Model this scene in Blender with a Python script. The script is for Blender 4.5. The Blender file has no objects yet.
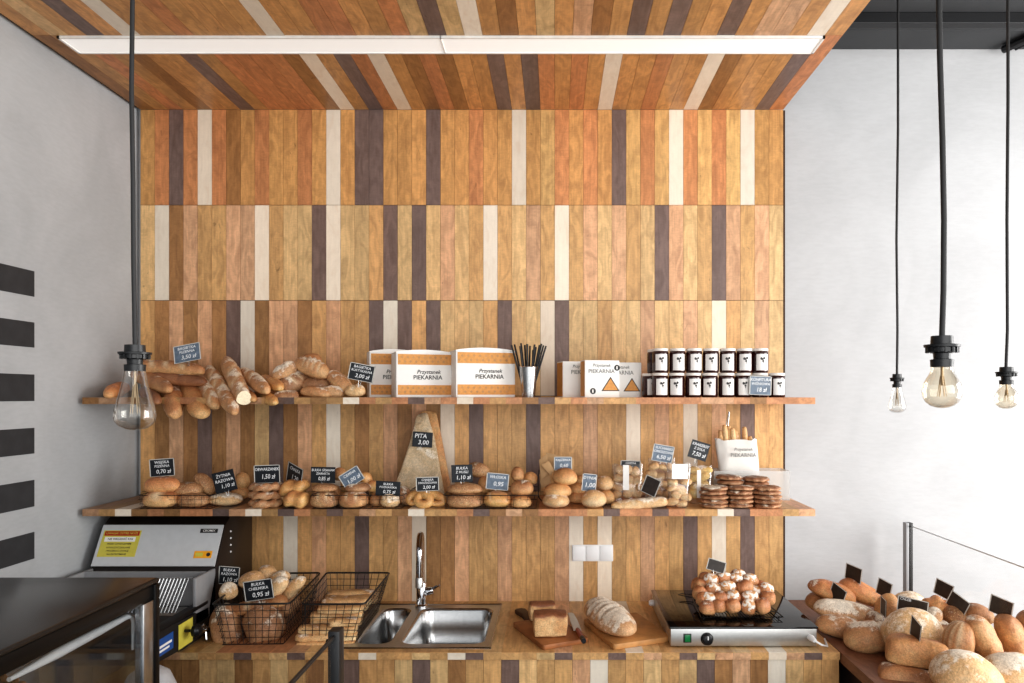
import bpy, bmesh, math, random
from mathutils import Vector, Matrix, Euler, noise
PI = math.pi
R = math.radians
random.seed(7)
SC = bpy.context.scene
COL = SC.collection

# ------------------------------------------------------------------ camera model (metres; wall panelling is the plane y = 0)
D = 3.1            # camera distance from the panelling
F = 744.0          # focal length in pixels of a 1024 px wide frame
VX, VY = 555.0, 395.0
ZE = 1.758         # eye height

def S(y): return F / (D + y)
def P(px, py, y):
    s = S(y)
    return Vector(((px - VX) / s, y, ZE - (py - VY) / s))
def PZ(px, py, z):
    """point on the horizontal plane z seen at px, py"""
    s = (py - VY) / (ZE - z)
    return Vector(((px - VX) / s, F / s - D, z))

cam = bpy.data.cameras.new('camera')
cam.sensor_width = 36.0
cam.lens = F / 1024 * 36
cam.shift_x = (512 - VX) / 1024
cam.shift_y = (VY - 341.5) / 1024
cam.clip_start = 0.05
co = bpy.data.objects.new('camera', cam)
co.location = (0, -D, ZE)
co.rotation_euler = (R(90), 0, 0)
COL.objects.link(co)
SC.camera = co

# ------------------------------------------------------------------ materials
def lin(c):
    return tuple(((v / 255) / 12.92 if v / 255 <= .04045 else ((v / 255 + .055) / 1.055) ** 2.4) for v in c)

def new_mat(name):
    m = bpy.data.materials.new(name)
    m.use_nodes = True
    nt = m.node_tree
    return m, nt, nt.nodes['Principled BSDF']

def N(nt, t, **kw):
    n = nt.nodes.new(t)
    for k, v in kw.items():
        if hasattr(n, k): setattr(n, k, v)
        else: n.inputs[k].default_value = v
    return n

def mixc(nt, fac, a, b, mode='MIX'):
    n = nt.nodes.new('ShaderNodeMix')
    n.data_type = 'RGBA'; n.blend_type = mode; n.clamp_result = False
    for sock, v in ((n.inputs['Factor'], fac), (n.inputs[6], a), (n.inputs[7], b)):
        if hasattr(v, 'is_linked') or hasattr(v, 'links'): nt.links.new(v, sock)
        elif isinstance(v, tuple): sock.default_value = v if len(v) == 4 else (*v, 1)
        else: sock.default_value = v
    return n.outputs[2]

def maths(nt, op, a, b=0.0, clamp=False):
    n = nt.nodes.new('ShaderNodeMath'); n.operation = op; n.use_clamp = clamp
    for i, v in enumerate((a, b)):
        if hasattr(v, 'links'): nt.links.new(v, n.inputs[i])
        else: n.inputs[i].default_value = v
    return n.outputs[0]

def maprange(nt, v, a, b, c=0.0, d=1.0, smooth=True):
    n = nt.nodes.new('ShaderNodeMapRange')
    n.interpolation_type = 'SMOOTHSTEP' if smooth else 'LINEAR'
    nt.links.new(v, n.inputs[0])
    for i, x in enumerate((a, b, c, d)): n.inputs[i + 1].default_value = x
    return n.outputs[0]

def objcoord(nt, scale=(1, 1, 1)):
    t = nt.nodes.new('ShaderNodeTexCoord')
    mp = nt.nodes.new('ShaderNodeMapping'); mp.inputs['Scale'].default_value = scale
    nt.links.new(t.outputs['Object'], mp.inputs[0])
    return mp.outputs[0]

def plain(name, rgb, rough=.5, metal=0.0, spec=.5, noise_amt=0.05, nscale=40, bump=0.0, coat=0.0):
    m, nt, b = new_mat(name)
    c = lin(rgb)
    v = objcoord(nt)
    n = N(nt, 'ShaderNodeTexNoise'); n.inputs['Scale'].default_value = nscale; n.inputs['Detail'].default_value = 3
    nt.links.new(v, n.inputs['Vector'])
    f = maprange(nt, n.outputs[0], .25, .75, 1 - noise_amt, 1 + noise_amt)
    nt.links.new(mixc(nt, 1.0, c, f, 'MULTIPLY'), b.inputs['Base Color'])
    b.inputs['Roughness'].default_value = rough
    b.inputs['Metallic'].default_value = metal
    b.inputs['Specular IOR Level'].default_value = spec
    b.inputs['Coat Weight'].default_value = coat
    if bump:
        bn = N(nt, 'ShaderNodeBump'); bn.inputs['Strength'].default_value = bump; bn.inputs['Distance'].default_value = .004
        nt.links.new(n.outputs[0], bn.inputs['Height']); nt.links.new(bn.outputs[0], b.inputs['Normal'])
    return m

def wood(name, axis, rough=.42, sat=1.0):
    """planks: per-plank colour in attribute Col (alpha = seed), grain runs along axis"""
    m, nt, b = new_mat(name)
    a = N(nt, 'ShaderNodeAttribute'); a.attribute_name = 'Col'
    t = nt.nodes.new('ShaderNodeTexCoord')
    off = nt.nodes.new('ShaderNodeVectorMath'); off.operation = 'MULTIPLY_ADD'
    cb = nt.nodes.new('ShaderNodeCombineXYZ')
    for i in range(3): nt.links.new(a.outputs['Alpha'], cb.inputs[i])
    off.inputs[1].default_value = (37.0, 23.0, 51.0)
    nt.links.new(cb.outputs[0], off.inputs[0]); nt.links.new(t.outputs['Object'], off.inputs[2])
    def mapped(across, along):
        mp = nt.nodes.new('ShaderNodeMapping')
        sc = [across] * 3; sc[axis] = along
        mp.inputs['Scale'].default_value = sc
        nt.links.new(off.outputs[0], mp.inputs[0]); return mp.outputs[0]
    fine = N(nt, 'ShaderNodeTexNoise'); fine.inputs['Scale'].default_value = 1; fine.inputs['Detail'].default_value = 5
    nt.links.new(mapped(150, 5), fine.inputs['Vector'])
    fig = N(nt, 'ShaderNodeTexNoise'); fig.inputs['Scale'].default_value = 1; fig.inputs['Detail'].default_value = 4; fig.inputs['Distortion'].default_value = 1.6
    nt.links.new(mapped(26, 9), fig.inputs['Vector'])
    ray = N(nt, 'ShaderNodeTexNoise'); ray.inputs['Scale'].default_value = 1; ray.inputs['Detail'].default_value = 3
    nt.links.new(mapped(60, 190), ray.inputs['Vector'])
    knot = N(nt, 'ShaderNodeTexNoise'); knot.inputs['Scale'].default_value = 1; knot.inputs['Detail'].default_value = 2; knot.inputs['Distortion'].default_value = 2.5
    nt.links.new(mapped(22, 12), knot.inputs['Vector'])
    f1 = maprange(nt, fine.outputs[0], .25, .75, .90, 1.08)
    f2 = maprange(nt, fig.outputs[0], .25, .75, .79, 1.17)
    f3 = maprange(nt, ray.outputs[0], .3, .7, .94, 1.05)
    k = maprange(nt, knot.outputs[0], .70, .80, 1.0, .62)
    f = maths(nt, 'MULTIPLY', maths(nt, 'MULTIPLY', f1, f2), maths(nt, 'MULTIPLY', f3, k))
    hs = nt.nodes.new('ShaderNodeSeparateColor'); hs.mode = 'HSV'; nt.links.new(a.outputs['Color'], hs.inputs[0])
    calm = maprange(nt, hs.outputs[1], .34, .5, .25, 1.0)
    f = maths(nt, 'ADD', maths(nt, 'MULTIPLY', maths(nt, 'SUBTRACT', f, 1.0), calm), 1.0)
    c = mixc(nt, 1.0, a.outputs['Color'], f, 'MULTIPLY')
    # darker figure leans to a warmer red-brown
    c = mixc(nt, maprange(nt, fig.outputs[0], .2, .5, .22, 0.0), c, mixc(nt, 1.0, c, (1.0, .72, .5), 'MULTIPLY'))
    hv = nt.nodes.new('ShaderNodeHueSaturation'); hv.inputs['Saturation'].default_value = .89; hv.inputs['Value'].default_value = .95
    nt.links.new(c, hv.inputs['Color']); c = hv.outputs[0]
    nt.links.new(c, b.inputs['Base Color'])
    b.inputs['Roughness'].default_value = rough
    b.inputs['Specular IOR Level'].default_value = .35
    bn = N(nt, 'ShaderNodeBump'); bn.inputs['Strength'].default_value = .12; bn.inputs['Distance'].default_value = .002
    nt.links.new(fine.outputs[0], bn.inputs['Height']); nt.links.new(bn.outputs[0], b.inputs['Normal'])
    return m

def plaster(name, rgb, amt=.05):
    m, nt, b = new_mat(name)
    v = objcoord(nt)
    n1 = N(nt, 'ShaderNodeTexNoise'); n1.inputs['Scale'].default_value = 2.2; n1.inputs['Detail'].default_value = 6; n1.inputs['Distortion'].default_value = 1.2
    n2 = N(nt, 'ShaderNodeTexNoise'); n2.inputs['Scale'].default_value = 45; n2.inputs['Detail'].default_value = 4
    nt.links.new(v, n1.inputs['Vector'])
    nt.links.new(objcoord(nt, (.6, .6, 2.2)), n2.inputs['Vector'])
    f = maths(nt, 'MULTIPLY', maprange(nt, n1.outputs[0], .3, .7, 1 - amt, 1 + amt), maprange(nt, n2.outputs[0], .3, .7, .975, 1.02))
    nt.links.new(mixc(nt, 1.0, lin(rgb), f, 'MULTIPLY'), b.inputs['Base Color'])
    b.inputs['Roughness'].default_value = .85
    b.inputs['Specular IOR Level'].default_value = .2
    bn = N(nt, 'ShaderNodeBump'); bn.inputs['Strength'].default_value = .15; bn.inputs['Distance'].default_value = .004
    nt.links.new(n2.outputs[0], bn.inputs['Height']); nt.links.new(bn.outputs[0], b.inputs['Normal'])
    return m

def bread(name, light, mid, dark, flour=0.0, score=(236, 212, 170), seeds=0.0, rough=.5, spec=.4, top=.35):
    m, nt, b = new_mat(name)
    v = objcoord(nt)
    info = N(nt, 'ShaderNodeObjectInfo')
    sh = nt.nodes.new('ShaderNodeVectorMath'); sh.operation = 'ADD'
    cb = nt.nodes.new('ShaderNodeCombineXYZ')
    r = maths(nt, 'MULTIPLY', info.outputs['Random'], 31.0)
    for i in range(3): nt.links.new(r, cb.inputs[i])
    nt.links.new(v, sh.inputs[0]); nt.links.new(cb.outputs[0], sh.inputs[1])
    def nz(sc, det=4, dist=.4):
        n = N(nt, 'ShaderNodeTexNoise'); n.inputs['Scale'].default_value = sc; n.inputs['Detail'].default_value = det; n.inputs['Distortion'].default_value = dist
        nt.links.new(sh.outputs[0], n.inputs['Vector']); return n.outputs[0]
    big, med, fine = nz(16), nz(60, 5), nz(230, 3)
    g = N(nt, 'ShaderNodeNewGeometry'); sp = N(nt, 'ShaderNodeSeparateXYZ'); nt.links.new(g.outputs['Normal'], sp.inputs[0])
    up = sp.outputs['Z']
    # browning
    bake = maths(nt, 'ADD', maths(nt, 'ADD', maths(nt, 'MULTIPLY', big, 1.3), maths(nt, 'MULTIPLY', med, .5)), maths(nt, 'MULTIPLY', up, top))
    c = mixc(nt, maprange(nt, bake, .6, 1.1), lin(light), lin(mid))
    c = mixc(nt, maprange(nt, bake, 1.02, 1.5), c, lin(dark))
    sa = N(nt, 'ShaderNodeAttribute'); sa.attribute_name = 'score'
    c = mixc(nt, maths(nt, 'MULTIPLY', sa.outputs['Fac'], .85), c, lin(score))
    if flour:
        fl = maths(nt, 'ADD', maths(nt, 'ADD', maths(nt, 'MULTIPLY', big, 1.5), maths(nt, 'MULTIPLY', med, .5)), maths(nt, 'ADD', maths(nt, 'MULTIPLY', up, .35), maths(nt, 'MULTIPLY', fine, .25)))
        fm = maprange(nt, fl, 1.62 - .5 * flour, 1.88 - .5 * flour, 0, .86)
        c = mixc(nt, fm, c, lin((240, 228, 208)))
    if seeds:
        vo = N(nt, 'ShaderNodeTexVoronoi'); vo.inputs['Scale'].default_value = 190
        nt.links.new(sh.outputs[0], vo.inputs['Vector'])
        sm = maths(nt, 'MULTIPLY', maprange(nt, vo.outputs['Distance'], .18, .36, 1, 0), seeds)
        c = mixc(nt, sm, c, lin((226, 196, 140)))
        vo2 = N(nt, 'ShaderNodeTexVoronoi'); vo2.inputs['Scale'].default_value = 120
        nt.links.new(sh.outputs[0], vo2.inputs['Vector'])
        c = mixc(nt, maths(nt, 'MULTIPLY', maprange(nt, vo2.outputs['Distance'], .12, .26, 1, 0), seeds), c, lin((70, 45, 28)))
    c = mixc(nt, 1.0, c, maths(nt, 'MULTIPLY', maprange(nt, fine, .3, .7, .80, 1.12), maprange(nt, med, .3, .7, .86, 1.1)), 'MULTIPLY')
    hv = nt.nodes.new('ShaderNodeHueSaturation'); hv.inputs['Saturation'].default_value = .88
    nt.links.new(c, hv.inputs['Color']); c = hv.outputs[0]
    nt.links.new(c, b.inputs['Base Color'])
    b.inputs['Roughness'].default_value = rough
    b.inputs['Specular IOR Level'].default_value = spec
    h = maths(nt, 'ADD', med, maths(nt, 'MULTIPLY', fine, .5))
    bn = N(nt, 'ShaderNodeBump'); bn.inputs['Strength'].default_value = .6; bn.inputs['Distance'].default_value = .005
    nt.links.new(h, bn.inputs['Height']); nt.links.new(bn.outputs[0], b.inputs['Normal'])
    return m

def glassy(name, tint=(255, 255, 255), edge=.35, base=.03, rough=.02, haze=0.0, hazecol=(255, 255, 255)):
    """thin clear sheet: see-through with reflections that grow towards grazing angles"""
    m, nt, b = new_mat(name)
    nt.nodes.remove(b)
    out = nt.nodes['Material Output']
    tr = N(nt, 'ShaderNodeBsdfTransparent'); tr.inputs[0].default_value = (*lin(tint), 1)
    gl = N(nt, 'ShaderNodeBsdfGlossy'); gl.inputs['Roughness'].default_value = rough
    lw = N(nt, 'ShaderNodeLayerWeight'); lw.inputs['Blend'].default_value = .35
    f = maprange(nt, lw.outputs['Facing'], 0, 1, base, edge, smooth=False)
    mx = N(nt, 'ShaderNodeMixShader')
    nt.links.new(f, mx.inputs[0]); nt.links.new(tr.outputs[0], mx.inputs[1]); nt.links.new(gl.outputs[0], mx.inputs[2])
    last = mx.outputs[0]
    if haze:
        df = N(nt, 'ShaderNodeBsdfDiffuse'); df.inputs[0].default_value = (*lin(hazecol), 1)
        m2 = N(nt, 'ShaderNodeMixShader'); m2.inputs[0].default_value = haze
        nt.links.new(last, m2.inputs[1]); nt.links.new(df.outputs[0], m2.inputs[2]); last = m2.outputs[0]
    nt.links.new(last, out.inputs[0])
    return m

M = {}
M['wood_v'] = wood('wood_upright_planks', 2)
M['wood_d'] = wood('wood_deep_planks', 1)
M['backing'] = plain('panel_backing', (58, 36, 22), .8)
M['plaster'] = plaster('grey_plaster', (184, 184, 185))
M['plaster_shaded'] = plaster('grey_plaster_shaded', (174, 176, 178), .07)  # same paint as the back wall, its shade put into a darker tone
M['floor'] = plain('floor_concrete', (120, 116, 112), .6, noise_amt=.12, nscale=6)
M['dark_ceiling'] = plain('dark_grey_ceiling', (62, 63, 65), .75, noise_amt=.1, nscale=5)
M['black_beam'] = plain('black_paint', (26, 26, 28), .5)
M['stripe'] = plain('charcoal_wall_paint', (52, 52, 54), .8, noise_amt=.12, nscale=20)
M['diffuser'], _nt, _b = new_mat('white_diffuser')
_b.inputs['Base Color'].default_value = (*lin((244, 243, 240)), 1); _b.inputs['Roughness'].default_value = .5
_b.inputs['Emission Color'].default_value = (1, .98, .95, 1); _b.inputs['Emission Strength'].default_value = .3
M['white_metal'] = plain('white_enamel', (232, 230, 226), .4)
M['black_plastic'] = plain('black_plastic', (22, 22, 24), .38)
M['black_gloss'] = plain('black_gloss', (12, 12, 13), .3, spec=.18)
M['case_top'] = plain('case_top_black', (24, 24, 25), .22, spec=.45)
M['black_glass'] = plain('black_glass', (10, 10, 11), .05, spec=.5, noise_amt=0)
M['black_wire'] = plain('black_wire', (24, 22, 21), .45)
M['cord'] = plain('dark_cord', (40, 39, 39), .6)
M['chrome'] = plain('chrome', (215, 215, 218), .1, 1.0, noise_amt=.02)
M['steel'] = plain('brushed_steel', (178, 178, 178), .26, 1.0, noise_amt=.06, nscale=60)
M['steel_m'] = plain('matt_steel', (196, 196, 194), .42, 1.0, noise_amt=.04, nscale=80)
M['silver_panel'] = plain('silver_panel', (206, 208, 210), .45, .15, noise_amt=.03)
M['grey_metal'] = plain('grey_machine', (150, 150, 152), .45, .15)
M['dark_metal'] = plain('dark_machine', (44, 42, 41), .42, .3)
M['slicer_side'] = plain('brown_black_panel', (40, 32, 28), .35, .2)
M['white'] = plain('white_card', (238, 236, 232), .6, noise_amt=.015)
M['pale_plastic'] = plain('pale_grey_plastic', (176, 176, 178), .45)
M['white_pl'] = plain('white_plastic', (240, 240, 240), .35, noise_amt=.01)
M['kraft'] = plain('orange_brown_print', (208, 148, 80), .6, noise_amt=.1, nscale=90)
M['ink'] = plain('black_ink', (44, 42, 42), .6)
M['grey_ink'] = plain('grey_ink', (120, 120, 118), .6)
M['chalk'] = plain('chalk_white', (236, 238, 240), .8)
M['slate'] = plain('slate_card', (36, 39, 44), .35, spec=.4, noise_amt=.15, nscale=120)
M['slate_glare'] = plain('slate_card_glare', (104, 118, 134), .3, spec=.4, noise_amt=.25, nscale=60)  # dark card with window glare painted into the base colour
M['card_back_glare'] = plain('card_back_glare', (56, 47, 42), .4, noise_amt=.25, nscale=60)  # lighter brown stands for glare on the black card backs
M['card_edge'] = plain('card_edge', (206, 204, 198), .5)
M['yellow'] = plain('yellow_sticker', (208, 196, 84), .5)
M['red'] = plain('red_sticker', (170, 28, 24), .5)
M['orange'] = plain('orange_sticker', (240, 168, 30), .5)
M['blue'] = plain('blue_sticker', (40, 84, 150), .5)
M['green'] = plain('green_switch', (20, 120, 66), .25)
M['jam'] = plain('dark_jam', (52, 18, 16), .08, spec=.6, noise_amt=.3, nscale=50, coat=.3)
M['jar_label'] = plain('jar_label', (232, 228, 224), .5, noise_amt=.01)
M['lid'] = plain('jar_lid', (236, 228, 220), .35)
M['board_a'] = plain('cutting_board_brown', (150, 96, 56), .55, noise_amt=.18, nscale=22)
M['board_b'] = plain('cutting_board_tan', (186, 136, 84), .55, noise_amt=.18, nscale=22)
M['board_h'] = plain('cutting_board_dark', (70, 44, 30), .55, noise_amt=.18, nscale=22)
M['counter_r'] = None
M['crumb'] = plain('bread_crumb', (240, 226, 196), .85, noise_amt=.1, nscale=160, bump=.4)
M['knife_handle'] = plain('red_brown_handle', (122, 34, 32), .3)
M['paper'] = plain('white_paper_bag', (222, 218, 212), .7, noise_amt=.04, nscale=12, bump=.5)
M['brown_paper'] = plain('brown_paper', (186, 150, 108), .7, noise_amt=.08, nscale=30, bump=.3)
M['glass'] = glassy('clear_glass', (252, 254, 253), .5, .025)
M['screen_glass'] = glassy('clear_screen_glass', (255, 255, 255), .08, .005)
M['case_glass'] = glassy('display_case_glass', (236, 238, 240), .16, .03)
M['bulb'] = glassy('clear_bulb_glass', (250, 249, 246), .85, .03)
M['bulb_w'] = glassy('amber_bulb_glass', (250, 244, 232), .8, .03)
M['filament'], _nt, _b = new_mat('brass_filament')
_b.inputs['Base Color'].default_value = (*lin((150, 132, 108)), 1); _b.inputs['Metallic'].default_value = .6; _b.inputs['Roughness'].default_value = .4
M['cello'] = glassy('cellophane', (252, 252, 252), .6, .06, rough=.12, haze=.03)
M['acrylic'] = glassy('frosted_acrylic', (250, 250, 250), .4, .05, rough=.15, haze=.28, hazecol=(238, 238, 236))

# bread crusts: light / mid / dark
M['b_golden'] = bread('crust_golden', (226, 176, 108), (204, 142, 74), (166, 98, 44), 0)
M['b_glaze'] = bread('crust_egg_glazed', (232, 186, 106), (214, 152, 70), (172, 100, 40), 0, rough=.35, spec=.5)
M['b_brown'] = bread('crust_brown', (214, 160, 96), (184, 122, 64), (132, 78, 38), .15)
M['b_dark'] = bread('crust_dark_brown', (184, 124, 72), (146, 90, 48), (98, 58, 32), .1)
M['b_flour'] = bread('crust_floured', (224, 174, 112), (196, 136, 78), (146, 90, 46), .55)
M['b_flour2'] = bread('crust_heavily_floured', (222, 176, 122), (194, 138, 84), (150, 96, 54), .98, score=(150, 92, 54))
M['b_white'] = bread('crust_pale_floured', (236, 200, 146), (218, 170, 108), (178, 122, 66), .75)
M['b_roll'] = bread('crust_pale_roll', (232, 198, 150), (214, 166, 106), (178, 116, 60), .4)
M['b_seed'] = bread('crust_seeded', (206, 154, 96), (176, 120, 70), (126, 82, 46), .2, seeds=.75)
M['b_pret'] = bread('crust_pretzel', (206, 152, 98), (178, 118, 68), (140, 84, 44), .25, seeds=.35)
M['b_orange'] = bread('crust_orange', (226, 166, 94), (208, 132, 62), (164, 86, 36), .15)
M['b_rustic'] = bread('crust_rustic', (206, 156, 106), (164, 112, 68), (106, 68, 42), .6)
M['b_pita'] = bread('flatbread', (222, 198, 162), (208, 178, 134), (176, 132, 84), .55, top=.05)
M['b_stick'] = bread('crust_breadstick', (240, 206, 148), (222, 170, 104), (186, 124, 66), .3)
M['b_bun'] = bread('crust_sweet_bun', (220, 160, 96), (196, 122, 62), (146, 80, 38), .15, rough=.4)
M['b_tin'] = bread('crust_tin_loaf', (234, 192, 130), (206, 150, 86), (136, 78, 38), 0, top=.85)
M['cookie'] = bread('cookie_brown', (206, 152, 104), (160, 102, 62), (100, 60, 38), .35, seeds=.4)
M['crisp'] = bread('crisp_pale', (228, 190, 134), (206, 156, 96), (168, 112, 60), .2)
M['pasta'] = bread('crisp_yellow', (240, 206, 120), (226, 182, 90), (190, 138, 60), .1)
M['sugar'] = plain('powdered_sugar', (244, 240, 234), .9, noise_amt=.05, nscale=120, bump=.4)
_m = M['sugar']; _nt = _m.node_tree; _b = _nt.nodes['Principled BSDF']
_n = N(_nt, 'ShaderNodeTexNoise'); _n.inputs['Scale'].default_value = 75; _n.inputs['Detail'].default_value = 5
_nt.links.new(objcoord(_nt), _n.inputs['Vector'])
_nt.links.new(mixc(_nt, maprange(_nt, _n.outputs[0], .40, .58), lin((206, 150, 98)), lin((242, 236, 226))), _b.inputs['Base Color'])
M['tart'] = bread('tart_brown', (120, 76, 52), (92, 54, 38), (62, 36, 26), 0)

# ------------------------------------------------------------------ mesh building
class B:
    def __init__(s): s.bm = bmesh.new()
    def merge(s, bm2, mat=None):
        if mat is not None: bmesh.ops.transform(bm2, matrix=mat, verts=bm2.verts)
        me = bpy.data.meshes.new('tmp'); bm2.to_mesh(me); bm2.free()
        s.bm.from_mesh(me); bpy.data.meshes.remove(me); return s
    def box(s, x0, x1, y0, y1, z0, z1, bev=0.0, seg=2, mat=None):
        b = bmesh.new(); bmesh.ops.create_cube(b, size=1)
        for v in b.verts:
            v.co = Vector((x0 + (v.co.x + .5) * (x1 - x0), y0 + (v.co.y + .5) * (y1 - y0), z0 + (v.co.z + .5) * (z1 - z0)))
        if bev: bmesh.ops.bevel(b, geom=b.edges[:], offset=bev, segments=seg, affect='EDGES', profile=.5)
        return s.merge(b, mat)
    def prism(s, pts, z0, z1, bev=0.0, mat=None):
        """polygon in x,y extruded from z0 to z1"""
        b = bmesh.new()
        lo = [b.verts.new((x, y, z0)) for x, y in pts]; hi = [b.verts.new((x, y, z1)) for x, y in pts]
        b.faces.new(lo[::-1]); b.faces.new(hi)
        n = len(pts)
        for i in range(n): b.faces.new((lo[i], lo[(i + 1) % n], hi[(i + 1) % n], hi[i]))
        bmesh.ops.recalc_face_normals(b, faces=b.faces)
        if bev: bmesh.ops.bevel(b, geom=b.edges[:], offset=bev, segments=2, affect='EDGES', profile=.5)
        return s.merge(b, mat)
    def tube(s, pts, r, seg=8, cap=True, closed=False, flat=1.0):
        pts = [Vector(p) for p in pts]; n = len(pts)
        b = bmesh.new(); rings = []
        rr = r if isinstance(r, (list, tuple)) else [r] * n
        prev = None
        for i, p in enumerate(pts):
            if closed: d = pts[(i + 1) % n] - pts[i - 1]
            else: d = pts[min(i + 1, n - 1)] - pts[max(i - 1, 0)]
            d.normalize()
            if prev is None:
                a = Vector((0, 0, 1)) if abs(d.z) < .9 else Vector((1, 0, 0))
                u = d.cross(a).normalized()
            else:
                u = prev - d * prev.dot(d); u.normalize()
            prev = u; w = d.cross(u)
            rings.append([b.verts.new(p + rr[i] * (u * math.cos(2 * PI * k / seg) + w * flat * math.sin(2 * PI * k / seg))) for k in range(seg)])
        m = n if closed else n - 1
        for i in range(m):
            A, Bq = rings[i], rings[(i + 1) % n]
            for k in range(seg): b.faces.new((A[k], A[(k + 1) % seg], Bq[(k + 1) % seg], Bq[k]))
        if cap and not closed: b.faces.new(rings[0][::-1]); b.faces.new(rings[-1])
        bmesh.ops.recalc_face_normals(b, faces=b.faces)
        return s.merge(b)
    def lathe(s, prof, seg=24, mat=None, cap=True):
        b = bmesh.new(); rings = []
        for r, z in prof:
            if r < 1e-6: rings.append([b.verts.new((0, 0, z))])
            else: rings.append([b.verts.new((r * math.cos(2 * PI * k / seg), r * math.sin(2 * PI * k / seg), z)) for k in range(seg)])
        for i in range(len(rings) - 1):
            A, Q = rings[i], rings[i + 1]
            for k in range(seg):
                k2 = (k + 1) % seg
                if len(A) == 1 and len(Q) == 1: continue
                if len(A) == 1: b.faces.new((A[0], Q[k2], Q[k]))
                elif len(Q) == 1: b.faces.new((A[k], A[k2], Q[0]))
                else: b.faces.new((A[k], A[k2], Q[k2], Q[k]))
        if cap:
            if len(rings[0]) > 1: b.faces.new(rings[0][::-1])
            if len(rings[-1]) > 1: b.faces.new(rings[-1])
        bmesh.ops.recalc_face_normals(b, faces=b.faces)
        return s.merge(b, mat)
    def quad(s, pts):
        s.bm.faces.new([s.bm.verts.new(p) for p in pts]); return s
    def obj(s, name, mat, parent=None, loc=None, rot=None, mw=None, smooth=True, ang=38):
        me = bpy.data.meshes.new(name); s.bm.to_mesh(me); s.bm.free()
        return link(name, me, mat, parent, loc, rot, mw, smooth, ang)

def link(name, me, mat, parent=None, loc=None, rot=None, mw=None, smooth=True, ang=38):
    if mat is not None:
        me.materials.clear()
        me.materials.append(M[mat] if isinstance(mat, str) else mat)
    if smooth and len(me.polygons):
        me.polygons.foreach_set('use_smooth', [True] * len(me.polygons))
        try: me.set_sharp_from_angle(angle=R(ang))
        except Exception: pass
    o = bpy.data.objects.new(name, me); COL.objects.link(o)
    if parent is not None: o.parent = parent
    if loc is not None: o.location = loc
    if rot is not None: o.rotation_euler = rot
    if mw is not None: o.matrix_world = mw
    return o

def thing(name, label, cat, loc=(0, 0, 0), rz=0.0, group=None, mw=None):
    o = bpy.data.objects.new(name, None); COL.objects.link(o)
    o.empty_display_size = .05
    if mw is not None: o.matrix_world = mw
    else: o.location = loc; o.rotation_euler = (0, 0, rz)
    return tag(o, label, cat, group)

def tag(o, label, cat, group=None):
    o['label'] = label; o['category'] = cat
    if group: o['group'] = group
    return o

def struct(o):
    o['kind'] = 'structure'; return o

ORD = ['first', 'second', 'third', 'fourth', 'fifth', 'sixth', 'seventh', 'eighth', 'ninth', 'tenth', 'eleventh', 'twelfth', 'thirteenth', 'fourteenth', 'fifteenth']

def text_mesh(lines, shear=.12):
    """lines: (string, size, x, z) -> one mesh lying in the x,z plane facing -y"""
    bm = bmesh.new()
    for body, size, x, z in lines:
        c = bpy.data.curves.new('lettering', 'FONT')
        c.body = body; c.size = size; c.align_x = 'CENTER'; c.align_y = 'CENTER'; c.shear = shear; c.resolution_u = 2
        c.offset = size * .012
        o = bpy.data.objects.new('lettering_tmp', c); COL.objects.link(o)
        bpy.context.view_layer.update()
        me = bpy.data.meshes.new_from_object(o.evaluated_get(bpy.context.evaluated_depsgraph_get()))
        bpy.data.objects.remove(o); bpy.data.curves.remove(c)
        me.transform(Matrix.Translation((x, 0, z)) @ Matrix.Rotation(R(90), 4, 'X'))
        bm.from_mesh(me); bpy.data.meshes.remove(me)
    me = bpy.data.meshes.new('lettering'); bm.to_mesh(me); bm.free()
    return me

# ------------------------------------------------------------------ planks
PAL = {'O': (208, 157, 90), 'L': (216, 175, 114), 'R': (206, 138, 82), 'P': (214, 162, 116), 'B': (168, 119, 62),
       'W': (236, 221, 200), 'D': (124, 100, 91)}
def plank_mesh(items):
    """items: (x0,x1,y0,y1,z0,z1,key,tone) boxes, one mesh with Col attribute"""
    verts, faces, cols = [], [], []
    for (x0, x1, y0, y1, z0, z1, key, *jj) in items:
        b = len(verts)
        verts += [(x0, y0, z0), (x1, y0, z0), (x1, y1, z0), (x0, y1, z0), (x0, y0, z1), (x1, y0, z1), (x1, y1, z1), (x0, y1, z1)]
        faces += [(b, b + 3, b + 2, b + 1), (b + 4, b + 5, b + 6, b + 7), (b, b + 1, b + 5, b + 4), (b + 1, b + 2, b + 6, b + 5), (b + 2, b + 3, b + 7, b + 6), (b + 3, b, b + 4, b + 7)]
        c = PAL[key] if isinstance(key, str) else key
        amp = .10 if key not in ('W', 'D') else .035
        v = 1 + random.uniform(-amp, amp); h = random.uniform(-.035, .035)
        k = jj[0] if jj else 1.0
        l = lin(c)
        cols.append((l[0] * v * k * (1 + h), l[1] * v * k, l[2] * v * k * (1 - h), random.random()))
    me = bpy.data.meshes.new('planks'); me.from_pydata(verts, [], faces)
    at = me.attributes.new('Col', 'FLOAT_COLOR', 'CORNER')
    data = []
    for i in range(len(faces)): data += list(cols[i // 6]) * 4
    at.data.foreach_set('color', data)
    return me
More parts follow.
